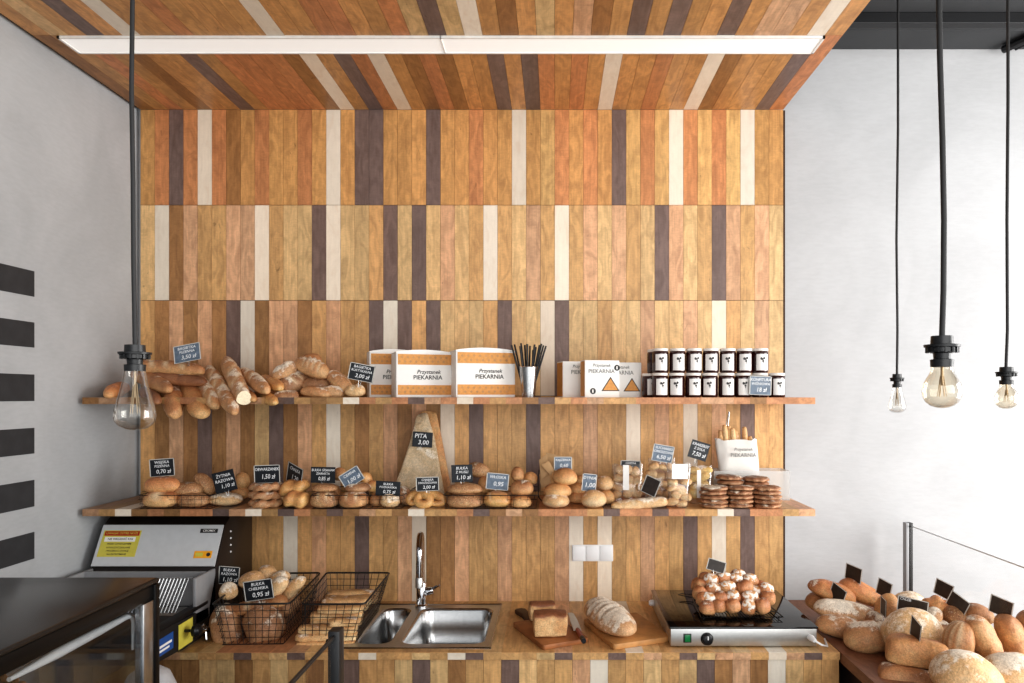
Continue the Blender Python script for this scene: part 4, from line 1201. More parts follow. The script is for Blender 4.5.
stack(756, -.225, 6, 'back cookie stack beside the clear box', 'cookies in the right back stack', 26, th=.0165)

# frosted acrylic tray behind the cookies
ya, yb2 = -.155, -.03
p0, p1 = P(714, 498, ya), P(790, 498, ya)
t = thing('acrylic_box', 'frosted clear box standing behind the cookie stacks at the right shelf end', 'box', ((p0.x + p1.x) / 2, (ya + yb2) / 2, ZL))
hx, hy, hz = (p1.x - p0.x) / 2, (yb2 - ya) / 2, P(714, 471, ya).z - ZL
b_ = B()
b_.box(-hx, hx, -hy, -hy + .003, 0, hz); b_.box(-hx, hx, hy - .003, hy, 0, hz); b_.box(-hx, -hx + .003, -hy + .003, hy - .003, 0, hz); b_.box(hx - .003, hx, -hy + .003, hy - .003, 0, hz)
b_.obj('box_walls', 'acrylic', t, smooth=False)
B().box(-hx + .003, hx - .003, -hy + .003, hy - .003, 0.0005, .0035).obj('box_floor', 'acrylic', t, smooth=False)
# paper bag of breadsticks standing in it
yy = -.10; s = S(yy)
base = P(740, 480, yy); base.z = ZL + .004
t = thing('paper_bag', 'white paper bag of breadsticks with dark lettering at the right end', 'bag', base)
bm = bmesh.new(); rings = []
top_z = P(715, 440, yy).z - base.z
for k in range(15):
    f = k / 14
    wl = (723 - 8.5 * f - VX) / s - base.x; wr = (761 - 4.5 * f - VX) / s - base.x
    dy = .034 * (1 - .45 * f) if f < 1 else .02
    ring = []
    for j in range(40):
        q = 2 * PI * j / 40; c_, s2 = math.cos(q), math.sin(q)
        x = (wl + wr) / 2 + (wr - wl) / 2 * math.copysign(abs(c_) ** .45, c_); y_ = dy * math.copysign(abs(s2) ** .8, s2)
        d = noise.noise(Vector((x * 32, y_ * 18, f * 6))) * .006
        z = top_z * f + (.0035 * math.sin(j * 1.3) - .006 * abs(c_) * -1 if k == 14 else 0)
        ring.append(bm.verts.new((x, y_ + d, z)))
    rings.append(ring)
for A, Q in zip(rings, rings[1:]):
    for j in range(40): bm.faces.new((A[j], A[(j + 1) % 40], Q[(j + 1) % 40], Q[j]))
bm.faces.new(rings[0][::-1])
me = bpy.data.meshes.new('bag'); bm.to_mesh(me); bm.free()
link('bag_paper', me, 'paper', t, ang=60)
me = text_mesh([('Przystanek', .017, 0, top_z * .845)], .2); m2 = text_mesh([('PIEKARNIA', .021, 0, top_z * .745)], 0)
bm = bmesh.new(); bm.from_mesh(me); bm.from_mesh(m2); bm.to_mesh(me); bm.free()
me.transform(Matrix.Translation((.006, -.0305, 0)))
link('lettering', me, 'grey_ink', t, smooth=False)
bb_ = B()
for k, (a0, c0, a1, c1) in enumerate(((-.05, .055, .01, .018), (-.03, .07, .035, .028), (-.005, .072, .05, .04), (.02, .05, .06, .07), (-.045, .095, -.02, .03))):
    bb_.tube([(a0, -.0365, c0), ((a0 + a1) / 2, -.037, (c0 + c1) / 2 + .004), (a1, -.0365, c1)], .0017, 5)
bb_.obj('sketched_ears', 'ink', t)
sticks = [((723, 470), (720.5, 430), -.10), ((729, 470), (724.5, 424.5), -.105), ((732, 470), (728.5, 425.5), -.095), ((737, 470), (732.5, 428), -.108), ((740, 470), (735.5, 429.5), -.093), ((747, 470), (744.5, 426.5), -.102), ((752, 470), (750, 436), -.098)]
for k, (a, b__, y_) in enumerate(sticks):
    ab('breadstick', 'thin breadstick in the white paper bag, %s from the left' % ORD[k], 'b_stick', a, y_, b__, y_ + .012, 5.2, 5.2, group='breadsticks in the white paper bag', end=5, nu=18, nv=12)
t = thing('metal_tongs', 'thin metal clip handle sticking up out of the breadsticks', 'tongs', P(726.5, 450, -.085))
o_ = t.location
B().tube([P(725, 450, -.085) - o_, P(726.6, 424, -.085) - o_, P(728.6, 411.5, -.08) - o_], .0022, 6).obj('tong_arm', 'steel', t)
B().tube([P(728.5, 450, -.087) - o_, P(728.2, 424, -.087) - o_, P(729.2, 412, -.082) - o_], .0018, 6).obj('tong_arm', 'steel', t)

# ---- price cards along the lower shelf
sign(162, 467.5, -.30, 25, 17.5, L3('WIEJSKA', 'PSZENNA', '0,70 zł'), 'price card reading 0,70 at the left end of the lower shelf', roll=-4, edge=True)
sign(224.5, 481.5, -.33, 22, 21, [('ŻYTNIA', .2, 0, .78), ('RAZOWA', .2, 0, .55), ('1,10 zł', .25, .1, .28)], 'dark tilted price card before the round golden roll, second from left', roll=-14, edge=False)
sign(267, 474, -.31, 26, 18, L2('OBWARZANEK', '1,50 zł'), 'price card reading 1,50 standing on the ring breads', roll=-2)
sign(294.5, 475, -.30, 15, 20, L2('CHAŁKA', '1,20'), 'card turned half away above the golden twists', yaw=-40, roll=14)
sign(323, 475, -.32, 24.5, 16, L3('BUŁKA GRAHAM', 'ZIARNISTA', '0,85 zł'), 'price card reading 0,85 above the square seeded rolls', roll=1, edge=False)
sign(351.5, 477.5, -.345, 22, 15.5, L2('CIEMNA', '1,00 zł'), 'strongly tilted price card reading 1,00', roll=-32, mat='slate_glare')
sign(388, 488.5, -.36, 24.5, 14.5, L3('BUŁKA', 'POZNAŃSKA', '0,75 zł'), 'price card reading 0,75 above the pale round roll', roll=3, edge=False)
sign(427.5, 484, -.35, 23, 14, L3('CHAŁKA', 'DROŻDŻOWA', '2,00 zł'), 'price card reading 2,00 above the knotted bread', roll=-2)
sign(462, 473.5, -.33, 21, 17.5, L3('BUŁKA', 'Z MUSLI', '1,10 zł'), 'price card reading 1,10 above the seeded rolls', roll=-2, edge=False)
sign(497.5, 481.5, -.34, 22.5, 16.5, L2('WŁOSKA', '0,95'), 'glare-washed price card above the egg glazed roll', roll=5, mat='slate_glare')
sign(563, 463.5, -.27, 18, 13.5, L2('KAJZERKA', '0,60'), 'pale glossy price card behind the top bun of the stack', roll=0, mat='slate_glare')
sign(589.3, 482.5, -.31, 14.5, 17.5, L2('DYNIA', '1,00'), 'small tilted glare-washed card over the single front bun', roll=5, mat='slate_glare')
sign(630.5, 466, -.21, 20, 11, L2('CIASTKA', '9,00'), 'dark card behind the short bag of knobbly biscuits', roll=2, mat='slate', stem=.118)
sign(650.8, 486, -.345, 15.5, 18, None, 'blank black card seen from behind on the flat floury loaf', roll=22, yaw=-25, mat='card_back_glare')
sign(663, 453.5, -.24, 21, 17, L3('SUCHARKI', 'ORKISZOWE', '6,50 zł'), 'glare-washed card tilted above the bag of brown slices', roll=10, mat='slate_glare')
sign(699, 450.5, -.22, 19, 18, L3('KRAKERSY', 'Z SOLĄ', '7,50 zł'), 'black card tilted above the bag of yellow biscuits', roll=17, edge=False)
# ------------------------------------------------------------------ sink and tap
t = thing('kitchen_sink', 'stainless steel double sink let into the worktop', 'sink', (-.47, -.325, ZT))
ox, oy = -.47, -.325
def basin(x0, x1, y0, y1, dep, name, r=.05):
    """open rounded-rectangle basin, local coords"""
    bm = bmesh.new(); rings = []
    def rr(x0, x1, y0, y1, r):
        pts = []
        for cx, cy, a0 in ((x1 - r, y1 - r, 0), (x0 + r, y1 - r, 90), (x0 + r, y0 + r, 180), (x1 - r, y0 + r, 270)):
            for k in range(8):
                a = R(a0 + 90 * k / 7); pts.append((cx + r * math.cos(a), cy + r * math.sin(a)))
        return pts
    steps = [(0, 0.003), (.004, 0.0), (.008, -.006), (.014, -dep * .5), (.022, -dep * .85), (.036, -dep * .97), (.06, -dep)]
    for ins, z in steps:
        rings.append([bm.verts.new((x, y, z)) for x, y in rr(x0 + ins, x1 - ins, y0 + ins, y1 - ins, max(.012, r - ins * .4))])
    for A, Q in zip(rings, rings[1:]):
        n = len(A)
        for k in range(n): bm.faces.new((A[k], A[(k + 1) % n], Q[(k + 1) % n], Q[k]))
    bm.faces.new(rings[-1])
    bmesh.ops.recalc_face_normals(bm, faces=bm.faces)
    for f in bm.faces: f.normal_flip()
    me = bpy.data.meshes.new(name); bm.to_mesh(me); bm.free()
    o = link(name, me, 'steel', t, ang=50)
    B().lathe([(0, 0), (.022, 0), (.022, .002), (.016, .003), (0, .003)], 20, Matrix.Translation(((x0 + x1) / 2, (y0 + y1) / 2, -dep + .0005))).obj('drain', 'steel_m', o)
    return rr(x0, x1, y0, y1, r)
bs = [(-.692, -.568), (-.535, -.243)]
Y0b, Y1b = -.545, -.115
rims = []
for k, (a, b_) in enumerate(bs):
    rims.append(basin(a - ox, b_ - ox, Y0b - oy, Y1b - oy, .15, 'basin', .045))
# deck: plate with two holes, built by bridging
bm = bmesh.new()
def loop(pts, z): 
    vs = [bm.verts.new((x, y, z)) for x, y in pts]
    return [bm.edges.new((vs[i], vs[(i + 1) % len(vs)])) for i in range(len(vs))]
ed = []
px0, px1, py0, py1 = -.728 - ox, -.218 - ox, -.585 - oy, -.062 - oy
ed += loop([(px0, py0), (px1, py0), (px1, py1), (px0, py1)], .0030)
for rm in rims: ed += loop(rm, .0030)
bmesh.ops.triangle_fill(bm, edges=ed, use_beauty=True)
bmesh.ops.recalc_face_normals(bm, faces=bm.faces)
for f in bm.faces:
    if f.normal.z < 0: f.normal_flip()
me = bpy.data.meshes.new('sink_deck'); bm.to_mesh(me); bm.free()
link('sink_deck', me, 'steel_m', t, smooth=False)
b_ = B()
b_.tube([(px0, py0, .003), (px1, py0, .003), (px1, py1, .003), (px0, py1, .003)], .004, 8, closed=True)
b_.obj('sink_edge', 'steel', t)

t = thing('kitchen_tap', 'tall chrome gooseneck tap behind the sink', 'tap', P(421.5, 606.5, -.09))
t.location.z = ZT + .003
b_ = B(); b_.lathe([(0, 0), (.026, 0), (.026, .006), (.021, .012), (.021, .095), (.018, .10), (0, .10)], 24); b_.obj('tap_body', 'chrome', t)
pts = [(0, 0, .09), (0, 0, .15), (0, 0, .22)]
Rg = .075
for k in range(1, 13):
    a = PI * k / 12
    pts.append((.018 * (1 - math.cos(a)) / 2, -Rg + Rg * math.cos(a), .235 + Rg * .9 * math.sin(a)))
pts.append((.018, -2 * Rg, .16)); pts.append((.018, -2 * Rg, .135))
B().tube(pts, .0125, 14).obj('spout', 'chrome', t)
B().lathe([(0, 0), (.015, 0), (.015, .035), (.012, .04), (0, .04)], 18, Matrix.Translation((.018, -2 * Rg, .115))).obj('nozzle', 'steel_m', t)
b_ = B(); b_.lathe([(0, 0), (.016, 0), (.017, .018), (.014, .034), (0, .036)], 18, Matrix.Translation((.016, -.004, .06)) @ Matrix.Rotation(R(78), 4, 'Y') @ Matrix.Rotation(R(0), 4, 'X'))
b_.tube([(.04, -.004, .068), (.062, -.02, .085), (.078, -.035, .094)], [.007, .0055, .005], 8)
b_.obj('tap_lever', 'chrome', t)

# ------------------------------------------------------------------ cutting boards
def board(label, A, Bc, C, th, mat, handle=None, rot_grain=0):
    """three corners (x,y) of a rectangle: A back-left, Bc front, C right"""
    A, Bc, C = Vector((*A, 0)), Vector((*Bc, 0)), Vector((*C, 0))
    Dd = A + C - Bc
    cen = (A + C) / 2; cen.z = ZT + .0006
    t = thing('cutting_board', label, 'cutting board', cen)
    pts = densify([((p - cen).x * 1000, (p - cen).y * 1000) for p in (A, Bc, C, Dd)], 14)
    B().prism([(x / 1000, y / 1000) for x, y in pts], 0, th, .002).obj('board', mat, t)
    if handle:
        h0, h1, wd = handle
        h0, h1 = Vector((*h0, 0)) - Vector((cen.x, cen.y, 0)), Vector((*h1, 0)) - Vector((cen.x, cen.y, 0))
        d = (h1 - h0).normalized(); n = Vector((-d.y, d.x, 0))
        hp = [h0 + n * wd, h0 - n * wd, h0.lerp(h1, .45) - n * wd * .62, h1 - n * wd * .85 - d * .012, h1 - n * wd * .4, h1 + n * wd * .4, h1 + n * wd * .85 - d * .012, h0.lerp(h1, .45) + n * wd * .62]
        B().prism([(p.x, p.y) for p in hp], .0005, th - .0005, .002).obj('handle', 'board_h', t)
    return t
board('brown cutting board left, holding a cut tin loaf and a knife', (-.158, -.345), (-.04, -.605), (.118, -.525), .017, 'board_a', ((-.085, -.30), (-.142, -.165), .026))
board('tan cutting board right, under the big floury loaf', (.105, -.315), (.196, -.602), (.405, -.515), .019, 'board_b')
zb = ZT + .0185
def tin_loaf(name, label, mat, loc, L, W, H, rz, seed, cut_side=None, squash=.86):
    """box-shaped loaf with a swollen browned crown"""
    verts, faces, sc = [], [], []
    nu, nv = 24, 28
    for i in range(nu + 1):
        t_ = -1 + 2 * i / nu
        e = (1 - abs(t_) ** 9) ** (1 / 9) if abs(t_) < 1 else 0
        for j in range(nv):
            a = 2 * PI * j / nv; c_, s2 = math.cos(a), math.sin(a)
            y = math.copysign(abs(c_) ** .42, c_); z = math.copysign(abs(s2) ** .42, s2)
            wd = W / 2 * (.90 + .10 * max(0, z) ) * (1 if z < .4 else 1.03)
            zz = z * H / 2 + (H * .10 * max(0, z) * (1 - y * y * .8) * (1 - t_ * t_ * .5) if z > 0 else 0)
            p = Vector((t_ * L / 2 * (.97 if z < 0 else 1.0), y * wd * (.35 + .65 * e), zz * (.6 + .4 * e)))
            d = noise.noise(p * 22 + Vector((seed, 0, seed))) * .003
            p += Vector((0, y, z)).normalized() * d
            verts.append(p + Vector((0, 0, H / 2))); sc.append(0)
    for i in range(nu):
        for j in range(nv):
            a, b_ = i * nv + j, i * nv + (j + 1) % nv
            faces.append((a, a + nv, b_ + nv, b_))
    faces.append(tuple(range(nv))); faces.append(tuple(range(nu * nv, nu * nv + nv))[::-1])
    me = bpy.data.meshes.new('tin_loaf'); me.from_pydata([tuple(v) for v in verts], [], faces)
    me.attributes.new('score', 'FLOAT', 'POINT').data.foreach_set('value', sc)
    bm = bmesh.new(); bm.from_mesh(me); bmesh.ops.recalc_face_normals(bm, faces=bm.faces); bm.to_mesh(me); bm.free()
    o = link(name, me, mat, loc=loc, rot=(0, 0, rz), ang=60)
    tag(o, label, 'bread')
    if cut_side:
        B().box(L / 2 * cut_side - .0005, L / 2 * cut_side + .0005, -W * .40, W * .40, H * .06, H * .94, .0004, 1).obj('crumb_face', 'crumb', o)
    return o
q = PZ(550, 639, zb)
tin_loaf('tin_loaf', 'golden tin loaf with dark brown crown on the left cutting board', 'b_tin', (q.x, q.y + .045, zb), .122, .085, .078, R(4), 3)
q = PZ(545, 619, zb)
tin_loaf('tin_loaf', 'cut half of a tin loaf standing behind the whole one', 'b_tin', (q.x - .012, q.y - .005, zb), .10, .06, .062, R(10), 8)
# knife
kA, kB, kC = PZ(571, 613, zb + .006), PZ(577.5, 630, zb + .008), PZ(583.5, 641, zb + .008)
t = thing('bread_knife', 'small knife with red handle lying beside the tin loaf', 'knife', (kB.x, kB.y, zb + .001))
d1 = (kB - kA); L1 = d1.length; d1.normalize(); nn = Vector((-d1.y, d1.x, 0))
bk_ = kA - kB
pl = [(bk_ + nn * .003), (bk_ - nn * .012), (-nn * .014), (nn * .014), (bk_ * .5 + nn * .014), (bk_ * .93 + nn * .009)]
B().prism([(p.x, p.y) for p in pl], .0045, .0065).obj('blade', 'steel_m', t, smooth=False)
hd = kC - kB; hd.z = 0
B().tube([(0, 0, .0085), (hd.x * .2, hd.y * .2, .0095), (hd.x * .6, hd.y * .6, .009), (hd.x, hd.y, .0085)], [.0075, .0082, .0078, .0085], 12).obj('handle', 'knife_handle', t)
b_ = B()
b_.tube([(hd.x * .78, hd.y * .78, .0092), (hd.x * 1.05, hd.y * 1.05, .0086)], .0088, 12)
b_.obj('handle_cap', 'black_plastic', t)
# big floury loaf
A = PZ(594, 602, zb + .045); Bq = PZ(625, 628, zb + .040)
loaf_ab('floury_loaf', 'large oval floury loaf with slashed crust on the right cutting board', 'b_flour2', A + (A - Bq) * .03, Bq + (Bq - A) * .08, .142, .085, slashes=(-.52, -.28, -.05, .2), sw=.07, skew=.16, depth=.09, end=2.3, nu=56, nv=36, noise_a=.04, flat=.45)

# ------------------------------------------------------------------ warming plate with buns
wx0, wx1, wy0, wy1, wz = .388, .893, -.578, -.098, .972
cx, cy_ = (wx0 + wx1) / 2, (wy0 + wy1) / 2
t = thing('warming_plate', 'silver warming plate with black glass top at the right end of the worktop', 'hot plate', (cx, cy_, ZT), 0.0)
hx, hy = (wx1 - wx0) / 2, (wy1 - wy0) / 2
B().box(-hx + .004, hx - .004, -hy + .003, hy - .003, .005, .0645, .003).obj('housing', 'steel_m', t)
B().box(-hx, hx, -hy, hy, .0646, .0715, .002).obj('glass_top', 'black_glass', t)
b_ = B()
for sx in (-1, 1):
    for sy in (-1, 1): b_.lathe([(0, 0), (.012, 0), (.012, .006), (0, .006)], 12, Matrix.Translation((sx * (hx - .03), sy * (hy - .03), 0)))
b_.obj('feet', 'black_plastic', t)
sF = S(wy0)
fx = lambda px: (px - VX) / sF - cx
B().box(fx(683.5), fx(691.5), -hy + .0005, -hy + .004, .018, .048, .001).obj('switch_frame', 'black_plastic', t)
B().box(fx(684.7), fx(690.3), -hy - .002, -hy + .001, .021, .045, .0012).obj('rocker_switch', 'green', t)
kx = fx(707)
kn = B(); kn.lathe([(0, 0), (.021, 0), (.0215, .004), (.018, .006), (.0165, .02), (.013, .022), (0, .022)], 28, Matrix.Translation((kx, -hy + .003, .031)) @ Matrix.Rotation(R(90), 4, 'X'))
knb = kn.obj('dial_knob', 'black_plastic', t)
B().box(kx - .0015, kx + .0015, -hy - .0205, -hy - .0195, .033, .046).obj('dial_mark', 'white_pl', knb)
b_ = B(); b_.tube([(hx - .028, -hy + .004, .036), (hx - .028, -hy - .014, .038), (hx - .022, -hy - .03, .034)], [.010, .011, .007], 12); b_.tube([(hx - .022, -hy - .03, .034), (hx + .0, -hy - .035, .022), (hx + .03, -hy - .0, .006), (hx + .05, -hy + .08, .005)], .0035, 8)
b_.obj('plug', 'white_pl', t)
B().lathe([(0, 0), (.012, 0), (.013, .012), (.008, .02), (0, .02)], 16, Matrix.Translation((-hx + .003, hy - .06, .036)) @ Matrix.Rotation(R(-90), 4, 'Y')).obj('side_knob', 'white_pl', t)
# cooling rack
zp = ZT + .0716
c0, c1, c2, c3 = PZ(701, 617.5, zp + .012), PZ(783, 617, zp + .012), PZ(758, 596, zp + .012), PZ(691, 594.5, zp + .012)
cen = (c0 + c1 + c2 + c3) / 4; cen.z = zp
t = thing('cooling_rack', 'black wire cooling rack on the warming plate under sugared buns', 'rack', cen)
b_ = B(); rp = [p - cen for p in (c0, c1, c2, c3)]
b_.tube(rp, .0022, 8, closed=True)
b_.obj('rack_frame', 'black_wire', t)
b_ = B()
for k in range(1, 24): b_.tube([rp[0].lerp(rp[1], k / 24), rp[3].lerp(rp[2], k / 24)], .0011, 5)
for k in range(1, 4): b_.tube([rp[0].lerp(rp[3], k / 4), rp[1].lerp(rp[2], k / 4)], .0014, 5)
b_.obj('rack_wires', 'black_wire', t)
b_ = B()
for p in rp:
    q = p * .92; b_.tube([(q.x, q.y, p.z), (q.x, q.y, 0.0012)], .0018, 6)
b_.tube([rp[3], rp[3] + Vector((-.035, .012, 0)), rp[3] + Vector((-.05, -.004, 0)), rp[3] + Vector((-.03, -.02, 0)), rp[3].lerp(rp[0], .15)], .0018, 6)
b_.obj('rack_feet', 'black_wire', t)
zr_ = zp + .0145
buns = [  # px, py, w, h, y-layer
    ('front', [(707.5, 607.5, 15.5, 13), (718.5, 606, 14, 11.5), (733, 606, 14.5, 12), (748.5, 606.5, 14, 14), (763, 605.5, 14, 14)], -.475),
    ('second', [(703, 599, 13, 13), (708, 599.5, 16, 12), (720, 598, 14, 12), (733, 597.5, 15, 13), (750, 598, 17, 13), (768, 598, 14, 12)], -.435),
    ('third', [(699.5, 593, 13, 12), (713.5, 590, 16, 13), (727.5, 587, 16, 11), (745, 588, 17, 14), (755, 592, 14, 11), (766, 589, 14, 12)], -.385),
    ('fourth', [(702, 585, 14, 12), (711, 580.5, 15, 12), (724, 577.5, 14, 10), (735.5, 579, 14, 11), (750, 580.5, 15, 12), (761, 587, 13, 11)], -.335),
    ('back', [(697, 584, 10, 13), (705, 578, 12, 11), (738, 574.5, 14, 9), (717, 575, 14, 9)], -.295)]
sugar_on = {('front', 3), ('second', 1), ('second', 4), ('third', 1), ('third', 2), ('third', 5), ('third', 4), ('fourth', 2), ('fourth', 4), ('back', 2), ('back', 3), ('fourth', 1), ('fourth', 3), ('second', 3)}
for row, lst, y in buns:
    for k, (px, py, w_, h_) in enumerate(lst):
        n = len(lst)
        pos = 'leftmost' if k == 0 else ('rightmost' if k == n - 1 else ORD[k] + ' from left')
        sug = (row, k) in sugar_on
        y_ = y + rnd.uniform(-.008, .008); s = S(y_)
        _seed[0] += 1
        me = loaf_mesh(w_ * 1.05 / s, .05, h_ * 1.12 / s, seed=_seed[0], end=2.6, noise_a=.07, boxy=2.5, nu=22, nv=18)
        rot = Euler((R(rnd.uniform(-14, 14)), R(rnd.uniform(-16, 16)), R(rnd.uniform(-30, 30))))
        o = link('sweet_bun', me, 'b_bun', loc=P(px, py, y_), rot=rot, ang=70)
        tag(o, '%s bun in the %s row of the pile on the rack, %s' % ('sugar dusted' if sug else 'shiny brown', row, pos), 'bun', 'sweet buns piled on the cooling rack')
        if sug:
            bm = bmesh.new(); bm.from_mesh(me)
            up = Vector((0, -.45, 1)).normalized()
            bm.normal_update()
            kill = [f for f in bm.faces if f.normal.dot(up) + .35 * noise.noise(f.calc_center_median() * 70 + Vector((px, py, 0))) < .50]
            bmesh.ops.delete(bm, geom=kill, context='FACES')
            for v in bm.verts: v.co += v.normal * .0006
            sm = bpy.data.meshes.new('sugar_dusting'); bm.to_mesh(sm); bm.free()
            link('sugar_dusting', sm, 'sugar', o, ang=80)
sign(716.3, 565.8, -.33, 18, 11.5, None, 'small black card tilted on top of the sugared bun pile', roll=14, yaw=-16, mat='card_back_glare', pitch=-18)

# ------------------------------------------------------------------ wire baskets on the worktop
zt_ = 1.046
wire_basket('bread_basket', 'black wire basket of dark loaves and rolls beside the slicing machine', [(-1.165, -.575), (-.905, -.560), (-.940, -.120), (-1.20, -.135)], [(-1.140, -.548), (-.935, -.540), (-.962, -.150), (-1.168, -.160)], ZT + .001, zt_, step=.027, rim=.0035, wire=.0011, rows=6)
wire_basket('bread_basket', 'black wire basket packed with long flat breadsticks left of the sink', [(-.862, -.570), (-.648, -.565), (-.662, -.120), (-.915, -.120)], [(-.872, -.535), (-.690, -.535), (-.700, -.150), (-.895, -.150)], ZT + .001, zt_, step=.027, rim=.0035, wire=.0011, rows=6)
G = 'dark loaves in the left wire basket'
def bk_loaf(label, mat, px, py, w_, h_, y, W, **kw):
    return loaf_px(kw.pop('name', 'rustic_loaf'), label, mat, px, py, w_, h_, y, W, group=G, **kw)
bk_loaf('dark rustic loaf standing at the bottom left of the left wire basket', 'b_rustic', 226, 625, 27, 38, -.475, .10, roll=-10, boxy=2.6, end=2.8, lump=.15)
bk_loaf('dark rustic loaf with flour bands at the bottom right of the left wire basket', 'b_rustic', 264, 624, 36, 36, -.46, .12, roll=-18, boxy=2.4, lump=.18)
bk_loaf('long brown loaf lying across the top of the dark loaves', 'b_brown', 251, 607, 46, 13, -.45, .08, roll=-8, slashes=(0,), sw=.2)
bk_loaf('brown loaf at the back of the left wire basket', 'b_rustic', 262, 611, 44, 22, -.33, .12, roll=-5, lump=.15)
bk_loaf('brown loaf along the right side of the left wire basket', 'b_rustic', 286, 604, 24, 22, -.28, .13, roll=-30, lump=.12)
G = 'pale rolls heaped in the left wire basket'
bk_loaf('small round floury roll half hidden at the left of the basket heap', 'b_white', 228.5, 591, 18, 18, -.42, .07, name='bread_roll', end=2.1)
bk_loaf('round browned roll behind the chalk card reading 0,95', 'b_roll', 251.5, 579.5, 25, 17, -.37, .08, name='bread_roll', end=2.1, roll=-8)
bk_loaf('pale round roll at the back top of the basket heap', 'b_roll', 266.5, 573.5, 19, 17, -.30, .07, name='bread_roll', end=2.1, roll=-12)
bk_loaf('floury split roll upright in the middle of the basket heap', 'b_white', 275, 589, 31, 17, -.40, .07, name='bread_roll', roll=-48, split=True, depth=.06)
bk_loaf('pale roll top centre of the basket heap', 'b_white', 280, 578, 20, 14, -.33, .07, name='bread_roll', roll=-25)
bk_loaf('long pale roll at the right of the basket heap under the rim', 'b_white', 293.5, 587.5, 30, 13, -.35, .06, name='bread_roll', roll=-46, end=2.5)
bk_loaf('brown roll below the upright split roll', 'b_brown', 277, 601, 20, 12, -.42, .07, name='bread_roll')
sign(258.5, 590, -.475, 29, 20, L3('BUŁKA', 'CHEŁMSKA', '0,95 zł'), 'chalk card reading 0,95 leaning on the left basket heap', roll=-8)
sign(229, 575.5, -.345, 21, 18, L3('BUŁKA', 'RAZOWA', '1,10 zł'), 'chalk card reading 1,10 between slicing machine and basket heap', roll=4)
G = 'long flat breadsticks in the right wire basket'
lay = [(0, -.525, 297, 356, 644.5, 8.5, 'bottom of the front pile'), (1, -.52, 296, 357, 636.5, 8.5, 'second up in the front pile'), (2, -.515, 299, 357, 629, 8.5, 'third up in the front pile'),
       (3, -.44, 311, 362, 621.5, 8.5, 'at the front of the middle pile'), (4, -.43, 311, 363, 615, 8.5, 'on top of the middle pile'), (5, -.36, 319, 368, 607.5, 8, 'just behind the front rim'),
       (6, -.34, 322, 371, 602, 8, 'on the breadstick behind the front rim'), (7, -.26, 325, 377, 600, 8, 'near the back, lower'), (8, -.22, 327, 378, 594.5, 8, 'at the very back on top'),
       (9, -.45, 318, 362, 610, 7, 'topmost of the middle pile'), (10, -.53, 330, 358, 622, 8, 'fourth up in the front pile')]
for k, ya_, x0, x1, py, th_, lb in lay:
    ab('flat_breadstick', 'long flat breadstick %s of the right wire basket' % lb, 'b_stick', (x0, py), ya_, (x1, py - 1), ya_ + .008, th_ * 1.9, th_, group=G, end=6, boxy=2.8, noise_a=.10)

# ------------------------------------------------------------------ bread slicing machine on the left
sx0, sx1 = -1.705, -1.245
t = thing('bread_slicer', 'bread slicing machine with slanted silver hood at the left end of the worktop', 'machine', ((sx0 + sx1) / 2, -.35, ZT))
ox, oy = (sx0 + sx1) / 2, -.35
def lx(x): return x - ox
def ly(y): return y - oy
hw = (sx1 - sx0) / 2
# side profile (y, z) of the hood
prof = [(-.04, .002), (-.42, .002), (-.42, .10), (-.365, .225), (-.290, .366), (-.25, .392), (-.04, .392)]
b_ = B(); b_.prism([(ly(y), z) for y, z in prof], -hw, hw, .003)
hood = b_.obj('housing', 'slicer_side', t)
hood.data.transform(Matrix(((0, 0, 1, 0), (1, 0, 0, 0), (0, 1, 0, 0), (0, 0, 0, 1))))
# slanted front: from (-.365,.225) up to (-.290,.366)
p0, p1 = Vector((-.369, .228)), Vector((-.292, .366))
sl = (p1 - p0).length; ang = math.atan2(p1.y - p0.y, p1.x - p0.x)
def slant(x, v, off):     # x across (machine local), v along slant 0..1, off outward
    n = Vector((-math.sin(ang), math.cos(ang)))   # outward (towards -y, +z)
    q = p0.lerp(p1, v) + n * off
    return Vector((x, ly(q.x), q.y))
def slant_box(b, x0, x1, v0, v1, o0, o1):
    vs = [slant(x, v, o) for o in (o0, o1) for v in (v0, v1) for x in (x0, x1)]
    bb = bmesh.new(); w_ = [bb.verts.new(v) for v in vs]
    for f in ((0, 1, 3, 2), (4, 6, 7, 5), (0, 4, 5, 1), (2, 3, 7, 6), (0, 2, 6, 4), (1, 5, 7, 3)): bb.faces.new([w_[i] for i in f])
    bmesh.ops.recalc_face_normals(bb, faces=bb.faces); b.merge(bb); return b
hoodp = slant_box(B(), -hw + .004, hw - .004, 0, 1, 0, .006).obj('front_hood', 'silver_panel', t, smooth=False)
st = slant_box(B(), -hw + .015, -hw + .155, .22, .86, .006, .0066).obj('warning_sticker', 'yellow', hoodp, smooth=False)
slant_box(B(), -hw + .02, -hw + .15, .73, .84, .0066, .007).obj('sticker_band', 'red', hoodp, smooth=False)
slant_box(B(), -hw + .025, -hw + .14, .585, .70, .0066, .0069).obj('sticker_white_band', 'white', hoodp, smooth=False)
def slant_text(lines, name, mat, off, parent):
    me = text_mesh([(tx, sz, x, 0) for tx, sz, x, v in lines], 0) if False else None
    bm = bmesh.new()
    for tx, sz, x, v in lines:
        m_ = text_mesh([(tx, sz, 0, 0)], 0)
        # x,z plane -> slant plane
        a = slant(x, v, off); u = (slant(x, v + .1, off) - a).normalized()
        nrm = Vector((1, 0, 0)).cross(u)
        mt = Matrix(((1, 0, 0, 0), (0, 1, 0, 0), (0, 0, 1, 0), (0, 0, 0, 1)))
        mm = Matrix((Vector((1, 0, 0)), -nrm, u)).transposed().to_4x4(); mm.translation = a
        m_.transform(mm); bm.from_mesh(m_); bpy.data.meshes.remove(m_)
    me = bpy.data.meshes.new(name); bm.to_mesh(me); bm.free()
    return link(name, me, mat, parent, smooth=False)
